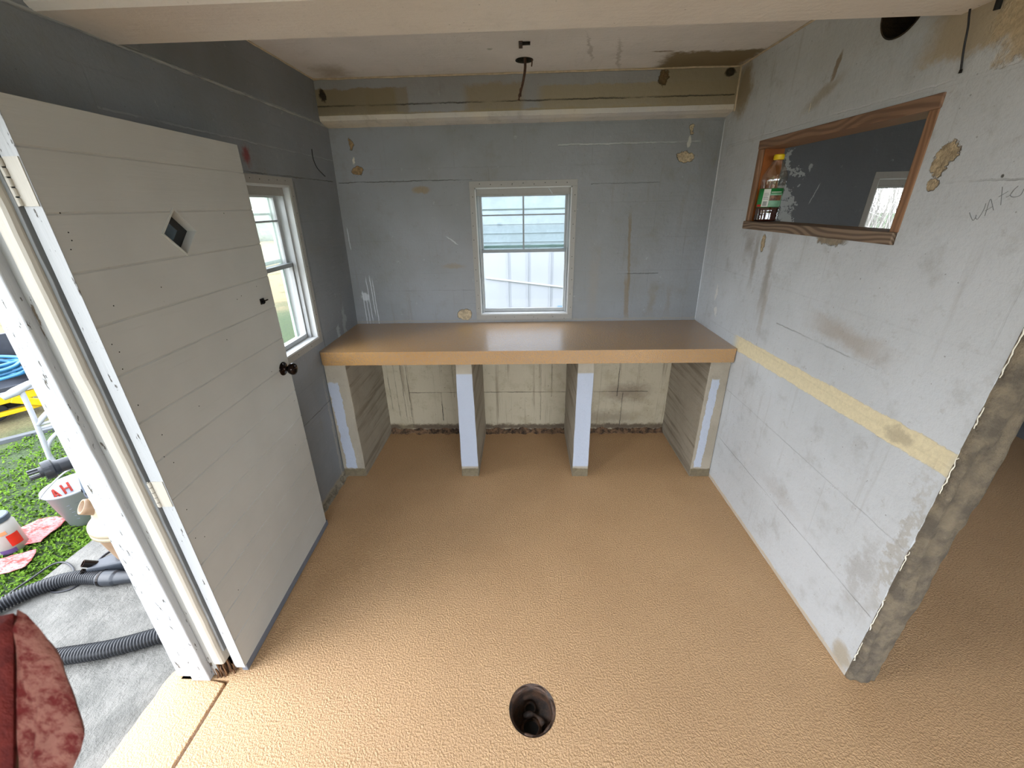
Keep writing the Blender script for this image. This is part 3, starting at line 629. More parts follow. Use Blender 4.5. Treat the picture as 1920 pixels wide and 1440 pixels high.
# ------------------------------------------------------------------ windows
def window(name, fn, u0, u1, z0, z1, label, dusty, far=False, liner=True, slim=.03):
    """fn(u, depth into wall, z)"""
    w = bpy.data.objects.new(name, None); COL.objects.link(w); c = fn((u0+u1)/2, 0, z0); w.location = c; ORG[w.name] = c
    tag(w, label, 'window', kind='structure')
    F = lambda a, b: (lambda m: m.box(a, b, fn))
    e = .004
    m = MB()   # casing boards, nearly flush with the plaster
    cw = slim
    m.box((u0-cw, -e, z1), (u1+cw, .012, z1+cw+.004), fn); m.box((u0-cw, -e, z0-cw), (u1+cw, .012, z0), fn)
    m.box((u0-cw, -e, z0), (u0, .012, z1), fn); m.box((u1, -e, z0), (u1+cw, .012, z1), fn)
    m.build('casing', M_case, w, bevel=.001)
    m = MB(); t = .008  # reveal boards
    m.box((u0, 0, z0), (u0+t, .128, z1), fn); m.box((u1-t, 0, z0), (u1, .128, z1), fn); m.box((u0, 0, z1-t), (u1, .128, z1), fn)
    m.build('reveal', M_rev, w)
    m = MB(); m.box((u0, -.003, z0), (u1, .128, z0+.010), fn); m.build('sill', M_rev, w, bevel=.002)
    m = MB(); m.box((u0+t, .03, z1-.042), (u1-t, .05, z1-.004), fn); m.box((u0+t, .028, z1-.044), (u1-t, .034, z1-.036), fn); m.build('head_strip', M_case, w, bevel=.001)
    a0, a1 = u0+t+.004, u1-t-.004; zm = z0+(z1-z0)*.525
    # upper sash, outer track
    m = MB(); s = .020
    top = z1-.03
    m.box((a0, .072, zm-.004), (a0+s, .092, top), fn); m.box((a1-s, .072, zm-.004), (a1, .092, top), fn)
    m.box((a0+s, .072, top-s), (a1-s, .092, top), fn)
    us = m.build('upper_sash', M_vinyl, w, bevel=.0015)
    m = MB(); m.box((a0, .050, zm-.010), (a1, .092, zm+.010), fn); m.build('meeting_rail', M_alu, w, bevel=.0015)
    m = MB(); um = (u0+u1)/2; zq = zm+(top-zm)*.63
    m.box((um-.005, .074, zm+.008), (um+.005, .086, top-s+.002), fn); m.box((a0+s-.002, .0735, zq-.004), (a1-s+.002, .0865, zq+.004), fn); m.build('muntin_bars', M_alu, w) if not far else None
    m = MB(); m.box((a0+s-.003, .0795, zm), (a1-s+.003, .0815, top-s+.003), fn); m.build('upper_pane', dusty, w)
    # outer storm frame
    m = MB(); m.box((a0, .108, zm+.012), (a1, .116, zm+.030), fn); m.box((a0, .108, zq+.026), (a1, .116, zq+.036), fn); m.box((a0, .106, z0+.012), (a0+.012, .118, top), fn); m.box((a1-.012, .106, z0+.012), (a1, .118, top), fn)
    if not far: m.build('storm_frame', simple('pale_green_storm_rail', C(176, 196, 186), .5), w)
    # lower sash, inner track
    m = MB(); s = .016
    m.box((a0, .050, z0+.011), (a0+s, .070, zm-.008), fn); m.box((a1-s, .050, z0+.011), (a1, .070, zm-.008), fn); m.box((a0+s, .050, z0+.011), (a1-s, .070, z0+.011+s+.006), fn)
    m.build('lower_sash', M_vinyl, w, bevel=.0015)
    m = MB(); m.box((a0+s-.003, .059, z0+.03), (a1-s+.003, .061, zm-.008), fn); m.build('lower_pane', M_glass, w)
    m = MB(); m.box((a0, .030, z0+.010), (a0+.008, .048, z1-.044), fn); m.box((a1-.008, .030, z0+.010), (a1, .048, z1-.044), fn); m.build('inner_stop', M_vinyl, w)
    return w
LWn = lambda u, d, z: LW(-d, u, z)
def casing_nails(w, fn, u0, u1, z0, z1, seed):
    r = random.Random(seed); m = MB()
    for k in range(9):
        z = z0+(z1-z0)*(k+.5)/9+r.uniform(-.015, .015)
        for u in (u0-.016, u1+.016): m.lathe([(.0022, 0), (.0014, .0008)], 8, fn(u+r.uniform(-.004, .004), -.0042, z), fn(0, -1, 0)-fn(0, 0, 0))
        u = u0+(u1-u0)*(k+.5)/9; m.lathe([(.0022, 0), (.0014, .0008)], 8, fn(u, -.0042, z1+.016+r.uniform(-.004, .004)), fn(0, -1, 0)-fn(0, 0, 0))
        if k % 2: m.lathe([(.0022, 0), (.0014, .0008)], 8, fn(u, -.0042, z0-.015), fn(0, -1, 0)-fn(0, 0, 0))
    m.build('casing_nails', M_dark, w)
BWn = lambda u, d, z: Vector((u, D+d, z))
w1_ = window('window_1', LWn, *W1, 'tall window in the left wall partly hidden behind the open door', M_dusty)
w2_ = window('window_2', BWn, *W2, 'centre window above the counter with divided white upper sash and grey casing', M_frost)
casing_nails(w1_, LWn, *W1, 3); casing_nails(w2_, BWn, *W2, 5)
m = MB(); m.bar(BWn(.150, .020, W2[3]-.006), BWn(.176, .022, W2[3]-.040), .006, .006, up=(0, 1, 0)); m.bar(BWn(-.26, .018, W2[3]-.008), BWn(.150, .018, W2[3]-.004), .004, .004, up=(0, 1, 0)); m.build('broken_head_bead', M_vinyl, w2_)
window('window_3', lambda u, d, z: Vector((u, D-.012+d, z)), *W3, 'bright window in the dark far room seen through the wall opening', M_glass, far=True)

# ------------------------------------------------------------------ opening in the right wall
y0, y1, z0, z1 = OP
og = thing('opening_frame', 'brown lumber frame lining the opening in the right wall', 'frame', RW(0, (y0+y1)/2, z0))
def rwb(m, a, b): return m.box(a, b, lambda o, y, z: RW(o, y, z))
wob = lambda m: m
m = MB(); rwb(m, (-.006, y0-.004, z1-.036), (TW+.01, y1, z1)); m.build('head_board', M_lumber, og, bevel=.003)
m = MB(); rwb(m, (-.010, y0+.004, z0), (TW+.012, y1+.006, z0+.036)); m.build('sill_board', M_lumber2, og, bevel=.003)
m = MB(); rwb(m, (-.003, y0-.002, z0+.036), (TW+.008, y0+.028, z1-.036)); m.build('side_board', M_lumberv, og, bevel=.002)
m = MB(); rwb(m, (-.003, y1-.024, z0+.036), (.016, y1, z1-.036)); m.build('side_board', M_lumberv, og, bevel=.002)
m = MB(); rwb(m, (.016, y1-.026, z0+.036), (TW+.006, y1, z1-.036)); m.build('plywood_lining', M_ply, og)

# bottle on the sill
bz = z0+.036; bx, by = XR+.048+RC*bz, 2.098
bt = thing('juice_bottle', 'clear plastic bottle with yellow cap and green label on the wall opening sill', 'bottle', (bx, by, bz))
M_pet = glass('clear_plastic', tint=(.90, .90, .86, 1), gl=.14)
prof = [(.030, .0), (.046, .003), (.050, .012), (.047, .018), (.050, .025), (.047, .032), (.050, .045), (.050, .06), (.048, .062), (.048, .145), (.050, .150), (.053, .17), (.054, .185), (.050, .205), (.034, .235), (.020, .257), (.0185, .275)]
MB().lathe(prof, 40, (bx, by, bz), cap=False).build('bottle_body', M_pet, bt, smooth=True)
liq = [(.0, .003)]+[(r-.002, h) for r, h in prof[1:8]]+[(.046, .062), (0, .0625)]
liq = [(max(r, .0005), h) for r, h in liq]
MB().lathe(liq, 40, (bx, by, bz), cap=True).build('dark_juice', simple('dark_red_brown_juice', C(74, 28, 20), .12, .2, bump=0), bt, smooth=True)
m = MB().lathe([(.020, .262), (.0215, .264), (.0215, .281), (.019, .284), (.0005, .284)], 36, (bx, by, bz), cap=True); m.build('cap', simple('yellow_cap', C(240, 205, 20), .4, .05), bt)
def arc(m, r, h0, h1, a0, a1, th=.0006, n=14):
    vs = []; fs = []
    for i in range(n+1):
        a = a0+(a1-a0)*i/n
        for R, h in ((r, h0), (r, h1), (r+th, h1), (r+th, h0)): vs.append(Vector((bx+R*math.cos(a), by+R*math.sin(a), bz+h)))
    for i in range(n):
        for j in range(4): j2 = (j+1) % 4; fs.append((i*4+j, i*4+j2, i*4+4+j2, i*4+4+j))
    fs += [(0, 1, 2, 3), (n*4+3, n*4+2, n*4+1, n*4)]
    m.add(vs, fs); return m
M_gr = simple('green_label', C(40, 140, 70), .45, .1); M_wh = simple('white_label', C(226, 228, 220), .45, .04); M_lg = simple('pale_green_label', C(130, 180, 145), .45, .15, 40); M_or = simple('fruit_picture', C(120, 80, 56), .45, .8, 60); M_rd = simple('red_label', C(200, 50, 44), .45, .1)
AC = math.atan2(-by, -bx)   # towards the room
lb = arc(MB(), .0485, .064, .143, AC-2.2, AC+1.5, n=40).build('label', M_gr, bt, smooth=True)
arc(MB(), .0492, .066, .141, AC-.62, AC-.02).build('white_panel', M_wh, lb); arc(MB(), .0492, .066, .122, AC-.0, AC+1.2).build('pale_panel', M_lg, lb)
arc(MB(), .0499, .092, .114, AC-.0, AC+1.1).build('fruit_picture', M_or, lb); arc(MB(), .0492, .066, .076, AC-1.2, AC-.66).build('red_flash', M_rd, lb)
m = MB()
for k in range(9): arc(m, .0499, .070+k*.0022, .0711+k*.0022, AC-.50, AC-.15, n=5)
for k in range(5): arc(m, .0499, .098+k*.006, .0995+k*.006, AC-.54, AC-.1-.05*(k % 3), n=5)
m.build('printed_lines', simple('label_print', C(60, 66, 60), .5), lb)
m = MB(); arc(m, .0499, .126, .129, AC+.05, AC+1.0, n=8); m.build('title_stripe', M_wh, lb)

# ------------------------------------------------------------------ door, hung open flat against the left wall
HX, HY, DWID, DT = -1.060, .866, .742, .036
DZ0, DZ1 = .034, 1.812
ang = -.047
def DF(u, v, z): return Vector((HX+ang*u+LC*z+v, HY+u, z))     # u from the hinge, v out from the room face
dr = bpy.data.objects.new('door_1', None); COL.objects.link(dr); dr.location = DF(0, 0, 0); ORG[dr.name] = DF(0, 0, 0)
tag(dr, 'open white plank door with a diamond peephole, folded back against the left wall', 'door', kind='structure')
edges = [DZ1, 1.724, 1.600, 1.477, 1.354, 1.228, 1.092, .967, .836, .700, .570, .445, .315, .185, DZ0]
c = .0026
poly = [(DZ1, -DT), (DZ1, -.001)]
for e in edges[1:-1]: poly += [(e+c*1.3, 0), (e+.0006, -c), (e-.0006, -c), (e-c*1.3, 0)]
poly[1:2] = [(DZ1, 0)]
poly += [(DZ0, 0), (DZ0, -DT)]
k = len(poly)
m = MB(); m.add([DF(0, v, z) for z, v in poly]+[DF(DWID, v, z) for z, v in poly], [tuple(range(k)), tuple(range(2*k-1, k-1, -1))]+[(i, k+i, k+(i+1) % k, (i+1) % k) for i in range(k)])
def door_mat():
    t = NT('white_door_paint'); g = t.noise(1, 5, .65, stretch=(30, 3, 60)).outputs[0]; p = t.noise(26, 4, .7, stretch=(1, .5, 1)).outputs[0]; b = t.noise(2, 4, .6).outputs[0]
    col = t.mix(t.ss(b, .3, .7), C(192, 192, 186), C(182, 182, 176)); mk = t.ss(p, .73, .76)
    col = t.mix(mk, col, C(110, 100, 88)); col = t.mix(t.math('MULTIPLY', t.ss(g, .6, .8), .25), col, C(160, 156, 148))
    return t.done(col, .5, t.bump(t.math('SUBTRACT', g, mk), .0016))
M_door = door_mat()
dp = m.build('door_panel', M_door, dr)
du, dz, hw, hh = .349, 1.543, .070, .067
cm = MB(); Q = [(du-hw, dz), (du, dz-hh), (du+hw, dz), (du, dz+hh)]
vs = [DF(a, .03, b) for a, b in Q]+[DF(a, -.08, b) for a, b in Q]; cm.add(vs, [(0, 1, 2, 3), (7, 6, 5, 4)]+[(i, 4+i, 4+(i+1) % 4, (i+1) % 4) for i in range(4)])
cut(dp, cm)
def ringpoly(m, s0, s1, v0, v1):
    vs = []
    for s, v in ((s0, v1), (s1, v1), (s1, v0), (s0, v0)):
        vs += [DF(du+(a-du)*s, v, dz+(b-dz)*s) for a, b in Q]
    fs = []
    for k in range(4):
        for i in range(4): i2 = (i+1) % 4; k2 = (k+1) % 4; fs.append((k*4+i, k*4+i2, k2*4+i2, k2*4+i))
    m.add(vs, fs)
m = MB(); ringpoly(m, .90, 1.0, -DT, .003); fr = m.build('diamond_frame', M_door, dr)
m = MB(); vs = [DF(du+(a-du)*.92, v, dz+(b-dz)*.92) for v in (-.026, -.029) for a, b in Q]; m.add(vs, [(0, 1, 2, 3), (7, 6, 5, 4)]+[(i, 4+i, 4+(i+1) % 4, (i+1) % 4) for i in range(4)])
m.build('diamond_pane', simple('darkened_pane', C(28, 30, 32), .08, .3, bump=0), dr)  # opaque pane coloured dark for the unlit space behind the door
m = MB(); m.box((.004, -.020, .006), (DWID+.012, .002, DZ0+.004), DF); m.build('door_sweep', simple('grey_rubber_sweep', C(104, 110, 120), .5, .1), dr, bevel=.002)
m = MB(); m.box((-.0015, -DT-.001, DZ0), (.0005, .0008, DZ1), DF); m.build('hinge_edge', M_white, dr)
kx = (DWID-.052, .965)
k = thing_ = MB(); P = DF(kx[0], 0, kx[1])
kn = MB().lathe([(.030, 0), (.030, .003), (.026, .006), (.012, .008), (.010, .022), (.014, .026), (.023, .032), (.0265, .042), (.024, .052), (.014, .058), (.001, .059)], 32, P, (1, 0, -.04)).build('knob', M_knob, dr, smooth=True)
P2 = DF(kx[0], -DT, kx[1]); MB().lathe([(.028, 0), (.028, .003), (.012, .005), (.012, .014), (.02, .018), (.001, .02)], 32, P2, (-1, 0, 0)).build('knob', M_knob, dr, smooth=True)
m = MB(); u, z = DWID-.075, 1.267
m.box((u-.020, 0, z-.010), (u+.004, .004, z+.012), DF); m.tube([DF(u-.012, .007, z), DF(u+.022, .007, z+.001)], .0028, 8); m.tube([DF(u-.006, .004, z+.010), DF(u-.006, .011, z+.004), DF(u-.006, .011, z-.004), DF(u-.006, .004, z-.010)], .002, 6); m.build('slide_bolt', M_dark, dr)
for z in (.86, 1.66):
    m = MB(); m.box((-.0035, -.034, z-.045), (-.0015, -.002, z+.045), DF); hp = m.build('hinge', M_cream, dr)
    m = MB(); m.box((-.005, -.072, z-.045), (-.003, -.042, z+.045), DF)
    for j in range(5):
        m.lathe([(.005, z-.044+j*.018), (.005, z-.044+j*.018+.015)], 12, DF(-.004, -.039, 0)+Vector((LC*z, 0, 0)))
    m.build('knuckle', M_cream, hp)
# nail holes / dents
m = MB(); rr = random.Random(3)
for i in range(26):
    u = rr.choice([.02, .03, .05, rr.uniform(.05, .7)]); z = rr.uniform(.2, 1.75)
    P = DF(u, .0002, z); m.lathe([(.0016, 0), (.001, .0006)], 8, P, (1, 0, 0))
m.build('nail_heads', M_dark, dr)

# door jamb boards (far side of the doorway)
jb = bpy.data.objects.new('trim_6', None); COL.objects.link(jb); jb.location = (-1.22, .85, 0); ORG[jb.name] = Vector((-1.22, .85, 0))
tag(jb, 'peeling white wooden door jamb with rotten brown foot', 'door jamb', kind='structure')
def JW(x, y, z): return Vector((x+LC*z, y, z))
def wavy_board(name, x0, x1, y0, y1, z0, z1, mat, seed, bev=.003, amp=.0015, l0=LC, l1=LC):
    n = 70; vs = []; fs = []
    for i in range(n+1):
        z = z0+(z1-z0)*i/n
        a = amp*noise.noise(Vector((seed, z*14, 0))); b = amp*noise.noise(Vector((seed+4, z*14, 0)))
        for x, y, l in ((x0+a, y0, l0), (x1+b, y0+a, l1), (x1+b, y1, l1), (x0+a, y1, l0)): vs.append(Vector((x+l*z, y, z)))
    for i in range(n):
        for j in range(4): j2 = (j+1) % 4; fs.append((i*4+j, i*4+j2, i*4+4+j2, i*4+4+j))
    fs += [(0, 3, 2, 1), (n*4, n*4+1, n*4+2, n*4+3)]
    return MB().add(vs, fs).build(name, mat, jb, bevel=bev)
wavy_board('outer_casing', -1.315, -1.252, .846, .93, .004, 1.90, M_white, 1, l0=.078, l1=.052)
wavy_board('jamb_post', -1.250, -1.181, .833, .93, .002, 1.90, M_white, 2, l0=.052)
wavy_board('rabbet', -1.180, -1.156, .854, .90, .002, 1.90, M_greyp, 3, .001)
o = wavy_board('rounded_stop', -1.158, -1.116, .846, .90, .075, 1.90, M_cream, 4, .010)
wavy_board('gap_strip', -1.115, -1.106, .860, .88, .14, 1.86, simple('grey_gap', C(120, 122, 122), .6), 5, .001)  # grey strip stands in for the shaded gap beside the door edge
M_rot = wood('rotten_wood', C(104, 72, 44), C(34, 22, 14), 2)
m = MB(); rr = random.Random(11)
for i in range(26):
    x = -1.178+rr.random()*.068; y = .850+rr.random()*.03; h = rr.uniform(.02, .13)*(1-.3*abs(x+1.14)/.04); w = rr.uniform(.003, .007)
    P = [JW(x+rr.uniform(-.003, .003), y+rr.uniform(-.002, .002), z) for z in (0, h*.4, h*.8, h)]
    m.tube(P, lambda t, w=w: w*(1-.7*t)+.0006, 5)
m.build('rotten_foot', M_rot, jb)
m = MB(); m.box((-1.20, .895, 0), (-1.125, .91, .16), JW); m.build('rot_dark_fill', M_black, jb)  # solid black box stands in for the dark hollow behind the rot
# splintered lower edge and head of doorway
m = MB(); m.box((-1.315, .05, 1.84), (-1.12, .90, 1.90), JW); m.build('head_board', M_white, jb)
m = MB(); m.box((-1.315, .03, 0), (-1.15, .08, 1.90), JW); m.build('near_jamb_post', M_white, jb)

# ------------------------------------------------------------------ small fixed bits
cb = thing('ceiling_wire_box', 'round open electrical hole in the ceiling with dangling brown wires', 'electrical box', (.010, 2.312, ZC))
MB().lathe([(.042, -.002), (.042, .0), (.037, .001), (.037, .03), (.001, .03)], 32, (.010, 2.312, ZC-.001), cap=False).build('box_rim', concrete('broken_rim', C(60, 60, 50), C(34, 34, 30), 20), cb)
M_wire = simple('brown_cloth_wire', C(84, 60, 48), .7, .3, 60)
m = MB(); m.tube(spline([(.010, 2.312, ZC+.03), (.012, 2.31, ZC-.03), (.002, 2.315, ZC-.085), (-.012, 2.32, ZC-.125), (-.018, 2.325, ZC-.155)]), lambda t: .0045*(1+.4*math.sin(40*t)*(t > .6)), 8); m.build('wire', M_wire, cb, smooth=True)
m = MB(); m.tube(spline([(.014, 2.312, ZC+.03), (.017, 2.31, ZC-.03), (.006, 2.315, ZC-.085), (-.006, 2.32, ZC-.12), (-.008, 2.325, ZC-.14)]), .003, 8); m.build('wire', M_wire, cb, smooth=True)
m = MB(); m.tube(spline([(.04, 2.30, ZC+.01), (.046, 2.298, ZC-.01), (.044, 2.298, ZC-.03)]), .003, 8); m.build('wire_stub', M_wire, cb)
hk = thing('ceiling_bracket', 'small rusty metal bracket on the ceiling near the big beam', 'bracket', (-.004, 2.10, ZC))
m = MB(); m.box((-.014, 2.075, ZC-.004), (.002, 2.15, ZC)); m.build('strap', M_rust, hk); m = MB(); m.box((.002, 2.08, ZC-.010), (.034, 2.094, ZC-.002)); m.build('tab', M_dark, hk)
ph = thing('flue_hole', 'round black stove pipe hole high in the right wall under the beam', 'pipe hole', RW(0, 1.515, 2.11))
MB().lathe([(.086, -.001), (.082, .0), (.082, .098), (.0005, .099)], 40, RW(0, 1.515, 2.11), (1, 0, 0), cap=False).build('sleeve', concrete('dirty_sleeve', C(70, 56, 40), C(30, 24, 20), 14), ph, smooth=False)
wt = thing('hanging_wire', 'thin black wire hanging down the right wall from the ceiling', 'wire', RW(-.004, 1.29, ZC))
m = MB(); m.tube(spline([RW(-.004, 1.30, 2.10), RW(-.010, 1.292, 2.022), RW(-.014, 1.275, 1.975), RW(-.010, 1.271, 1.933), RW(-.005, 1.264, 1.886)]), .0022, 8); m.build('strand', M_cord, wt, smooth=True)
m = MB(); m.lathe([(.0035, 0), (.003, .008)], 8, RW(-.005, 1.264, 1.880)); m.build('tip', M_dark, wt)
w2 = thing('wire_stub', 'short black wire end hanging at the top right corner beside the longer wire', 'wire', RW(-.004, 1.22, 2.03))
m = MB(); m.tube(spline([RW(-.006, 1.228, 2.04), RW(-.010, 1.222, 2.015), RW(-.006, 1.225, 1.99)]), .006, 8); m.build('strand', M_black, w2, smooth=True)
# dark bent wire on the left wall
lw = thing('loose_cable', 'short black cable stub curving down the left wall above the window', 'cable', LW(.002, 2.35, 1.80))
m = MB(); m.tube(spline([LW(.002, 2.350, 1.882), LW(.003, 2.345, 1.84), LW(.003, 2.37, 1.80), LW(.003, 2.42, 1.775), LW(.002, 2.455, 1.762)]), .0025, 8); m.build('strand', M_cord, lw, smooth=True)

# ------------------------------------------------------------------ outside
def ground_mat():
    t = NT('lawn_ground'); o = t.obj(); sep = t.n('SeparateXYZ'); t.set(sep.inputs[0], o)
    n1 = t.noise(1.3, 5, .6).outputs[0]; n2 = t.noise(60, 4, .7).outputs[0]
    dist = t.math('ADD', t.math('MULTIPLY', sep.outputs[0], -1.), t.math('MULTIPLY', n1, 1.6))
    g = t.mix(t.ss(n2, .3, .7), C(34, 50, 22), C(66, 86, 42)); s = t.mix(t.ss(n2, .3, .7), C(108, 92, 60), C(136, 120, 86))
    f = t.ss(dist, 4.6, 5.8); gg = t.math('MULTIPLY', f, t.math('SUBTRACT', 1., t.math('MULTIPLY', t.ss(n1, .52, .62), .6)))
    return t.done(t.mix(gg, g, s), .9, t.bump(n2, .02))
m = MB().box((-40, -30, GZ-.3), (XL-.14, 60, GZ-.01)); m.box((XL-.14, D+.13, GZ-.3), (40, 60, GZ-.01)); m.box((-1.35, -30, GZ-.3), (40, YF-.13, GZ-.01))
o = m.build('ground', ground_mat()); tag(o, 'lawn outside, green near the doorway and dry tan further off', 'lawn', kind='structure')
# concrete slab
pts = [(-1.335, 2.9), (-1.335, -1.2)]
yy = -1.2
while yy < 2.9:
    pts.append((-2.405+.012*noise.noise(Vector((yy*6, 1, 3))), yy)); yy += .05
pts = [(-1.335, 2.9), (-1.335, -1.2)]+pts[2:]
m = MB().prism([(x, y) for x, y in pts], SZ-.10, SZ); o = m.build('concrete_slab', M_conc, bevel=.01, org=(-1.87, .8, SZ)); tag(o, 'pale weathered concrete slab outside the doorway', 'slab', kind='structure')

# grass: leaf blades, stuff
m = MB(); rg = random.Random(5); vs = []; fs = []
def leaf(x, y, z, s, az, tilt):
    d = Vector((math.cos(az), math.sin(az), 0)); up = Vector((0, 0, 1)); side = Vector((-d.y, d.x, 0))
    a = Vector((x, y, z)); b = a+d*s*math.cos(tilt)*.5+up*s*math.sin(tilt)*.6; c = a+d*s*math.cos(tilt)+up*s*math.sin(tilt)
    n = len(vs); w = s*.32
    vs.extend([a-side*w*.4, a+side*w*.4, b+side*w, c, b-side*w]); fs.append((n, n+1, n+2, n+3, n+4))
for i in range(52000):
    x = -2.41-3.3*rg.random()**1.5; y = .7+3.6*rg.random()
    if y < .2+.36*(-x) or y > .35+1.02*(-x) or (x < -4.1 and y > 2.2): continue
    dens = noise.noise(Vector((x*2.2, y*2.2, 0)))
    if dens < -.35 and rg.random() < .7: continue
    leaf(x, y, GZ-.008+rg.random()*.012, rg.uniform(.010, .026), rg.random()*6.28, rg.uniform(.15, 1.2))
m.add(vs, fs)
tg = NT('grass_leaf'); gi = tg.noise(7, 4, .7).outputs[0]; gj = tg.noise(90, 2, .6).outputs[0]
mg = tg.done(tg.mix(tg.ss(gi, .62, .75), tg.mix(tg.ss(gj, .3, .7), C(46, 74, 20), C(100, 130, 44)), C(122, 116, 70)), 1.0, Specular_IOR_Level=.1)
gr = m.build('clover_lawn', mg); tag(gr, 'short green clover and grass leaves beside the concrete slab', 'grass', kind='stuff')

# corrugated vacuum hose
def hose(pts, R, amp=.0035, pitch=.011):
    P = resample(spline(pts, 30), pitch/6); m = MB()
    N = len(P)
    m.tube(P, lambda t: R+amp*(1 if (int(round(t*(N-1))) % 6) < 3 else -1), 14); return m
hs = thing('vacuum_hose', 'black ribbed vacuum hose looping across the concrete slab', 'hose', (-2.1, 1.1, SZ))
hz = SZ+.034
hose([(-2.05, 1.278, hz), (-2.15, 1.283, hz), (-2.24, 1.262, hz), (-2.33, 1.20, hz+.002), (-2.40, 1.10, hz+.004), (-2.44, .98, hz+.002), (-2.42, .86, hz), (-2.32, .80, hz), (-2.18, .82, hz), (-2.04, .875, hz), (-1.88, .915, hz), (-1.70, .950, hz), (-1.53, 1.01, hz), (-1.42, 1.06, hz)], .030).build('hose_tube', M_rubber, hs, smooth=True)
m = MB().tube(spline([(-2.06, 1.278, hz), (-1.98, 1.281, hz), (-1.93, 1.287, hz), (-1.84, 1.30, hz), (-1.72, 1.315, hz)]), lambda t: .036 if t < .25 else .032-.006*t, 20); m.build('cuff', simple('grey_hose_cuff', C(40, 43, 48), .4), hs, smooth=True)
m = MB().tube([(-2.055, 1.278, hz), (-2.045, 1.279, hz)], .038, 20); m.build('collar', M_dark, hs)
# power cord
cz = SZ+.005
pc = thing('power_cord', 'thin black cord looping over the slab edge onto the grass', 'cord', (-2.3, 1.3, SZ))
m = MB(); m.tube(spline([(-2.62, .85, GZ+.012), (-2.52, 1.0, GZ+.015), (-2.44, 1.143, cz+.004), (-2.455, 1.216, cz+.004), (-2.446, 1.289, cz+.003), (-2.432, 1.373, cz+.003), (-2.38, 1.39, cz), (-2.288, 1.346, cz), (-2.25, 1.285, cz), (-2.275, 1.235, cz), (-2.245, 1.222, cz), (-2.20, 1.232, cz), (-2.18, 1.25, cz), (-2.175, 1.291, cz), (-2.20, 1.369, cz), (-2.22, 1.45, cz), (-2.14, 1.60, cz), (-2.02, 1.64, .02), (-1.98, 1.60, .25)], 10), .0048, 8); m.build('cable', M_cord, pc, smooth=True)

# shop vacuum
vx, vy = -1.965, 1.475; vb = SZ
vt = thing('wet_dry_vacuum', 'beige tank shop vacuum with black motor head on the slab behind the jamb', 'vacuum cleaner', (vx, vy, vb))
M_beige = simple('beige_tank_plastic', C(160, 146, 122), .45, .1, 5); M_beige2 = simple('brown_stained_tank_plastic', C(144, 116, 88), .5, .25, 6)
MB().lathe([(.10, .02), (.125, .03), (.14, .08), (.165, .235), (.168, .245)], 48, (vx, vy, vb), cap=True).build('tank', M_beige2, vt, smooth=True)
MB().lathe([(.168, .243), (.178, .246), (.178, .262), (.172, .266), (.178, .270), (.176, .284), (.150, .31), (.135, .36), (.120, .42), (.118, .46)], 48, (vx, vy, vb), cap=True).build('lid', M_beige, vt, smooth=True)
MB().lathe([(.122, .455), (.124, .46), (.120, .50), (.105, .60), (.10, .63), (.06, .66), (.001, .665)], 40, (vx, vy, vb), cap=True).build('motor_head', simple('blue_black_motor_cover', C(70, 80, 98), .4), vt, smooth=True)
for k in range(14):
    m = MB(); a = 2*PI*k/14; m.box((-.008, -.003, .478), (.008, .003, .49), lambda x, y, z, a=a: Vector((vx+math.cos(a)*(.122+y)-math.sin(a)*x, vy+math.sin(a)*(.122+y)+math.cos(a)*x, vb+z)))
    m.build('vent_slot', M_black, vt)
dv = Vector((-.52, -.84, .0)).normalized()
pv = Vector((vx, vy, vb+.39))+dv*.115
m = MB(); m.lathe([(.040, -.03), (.036, .03), (.034, .045), (.027, .045), (.027, .0)], 28, pv, dv+Vector((0, 0, .75)), cap=False); m.build('inlet_port', M_beige2, vt, smooth=True)
hv = Vector((vx, vy, vb+.655)); end = Vector((-2.085, 1.315, .600)); dd = (end-hv).normalized()
dirn = Vector((-.50, -.84, .05)).normalized(); e0 = Vector((-2.085, 1.312, .592)); s0 = e0-dirn*.24
L = lambda a: e0-dirn*a
MB().lathe([(.022, 0), (.024, .01), (.040, .012), (.043, .03), (.043, .04), (.036, .045), (.030, .06), (.029, .15), (.032, .152), (.032, .26)], 32, e0, -dirn, cap=True).build('outlet_pipe', M_rubber, vt, smooth=False)
m = MB()
for k in range(6):
    a = 2*PI*k/6; ax = dirn.orthogonal().normalized(); bx_ = dirn.cross(ax); c = e0+(ax*math.cos(a)+bx_*math.sin(a))*.018; m.bar(c, c+dirn*.03, .010, .006)
m.build('outlet_prongs', M_rubber, vt)
q = s0+dirn*.05-Vector((0, 0, .004)); m = MB(); m.box((q.x-.02, q.y-.012, q.z+.026), (q.x+.02, q.y+.014, q.z+.030)); m.build('yellow_sticker', simple('yellow_sticker', C(216, 206, 90), .5), vt)
# floor nozzle / accessory lying beside the tank
ac = thing('nozzle_attachment', 'black flat vacuum floor nozzle lying against the beige tank', 'nozzle', (-2.10, 1.34, SZ))
m = MB(); vs = [(-2.165, 1.275), (-2.075, 1.43), (-2.035, 1.35), (-2.045, 1.27)]
m.prism([(-2.135, 1.285), (-2.045, 1.31), (-1.98, 1.33), (-1.99, 1.37), (-2.06, 1.41), (-2.125, 1.345)], SZ, SZ+.085); m.build('nozzle_body', simple('charcoal_plastic', C(56, 60, 66), .35), ac, bevel=.012, seg=3)
for (x, y, z, r) in ((-2.12, 1.315, .085, .017), (-2.13, 1.30, .05, .012), (-2.135, 1.29, .02, .012)):
    MB().lathe([(r, -.02), (r, .035), (r*.75, .035), (r*.75, .0)], 16, (x, y, SZ+z), (-.5, -.5, .7), cap=False).build('spout', M_dark, ac)

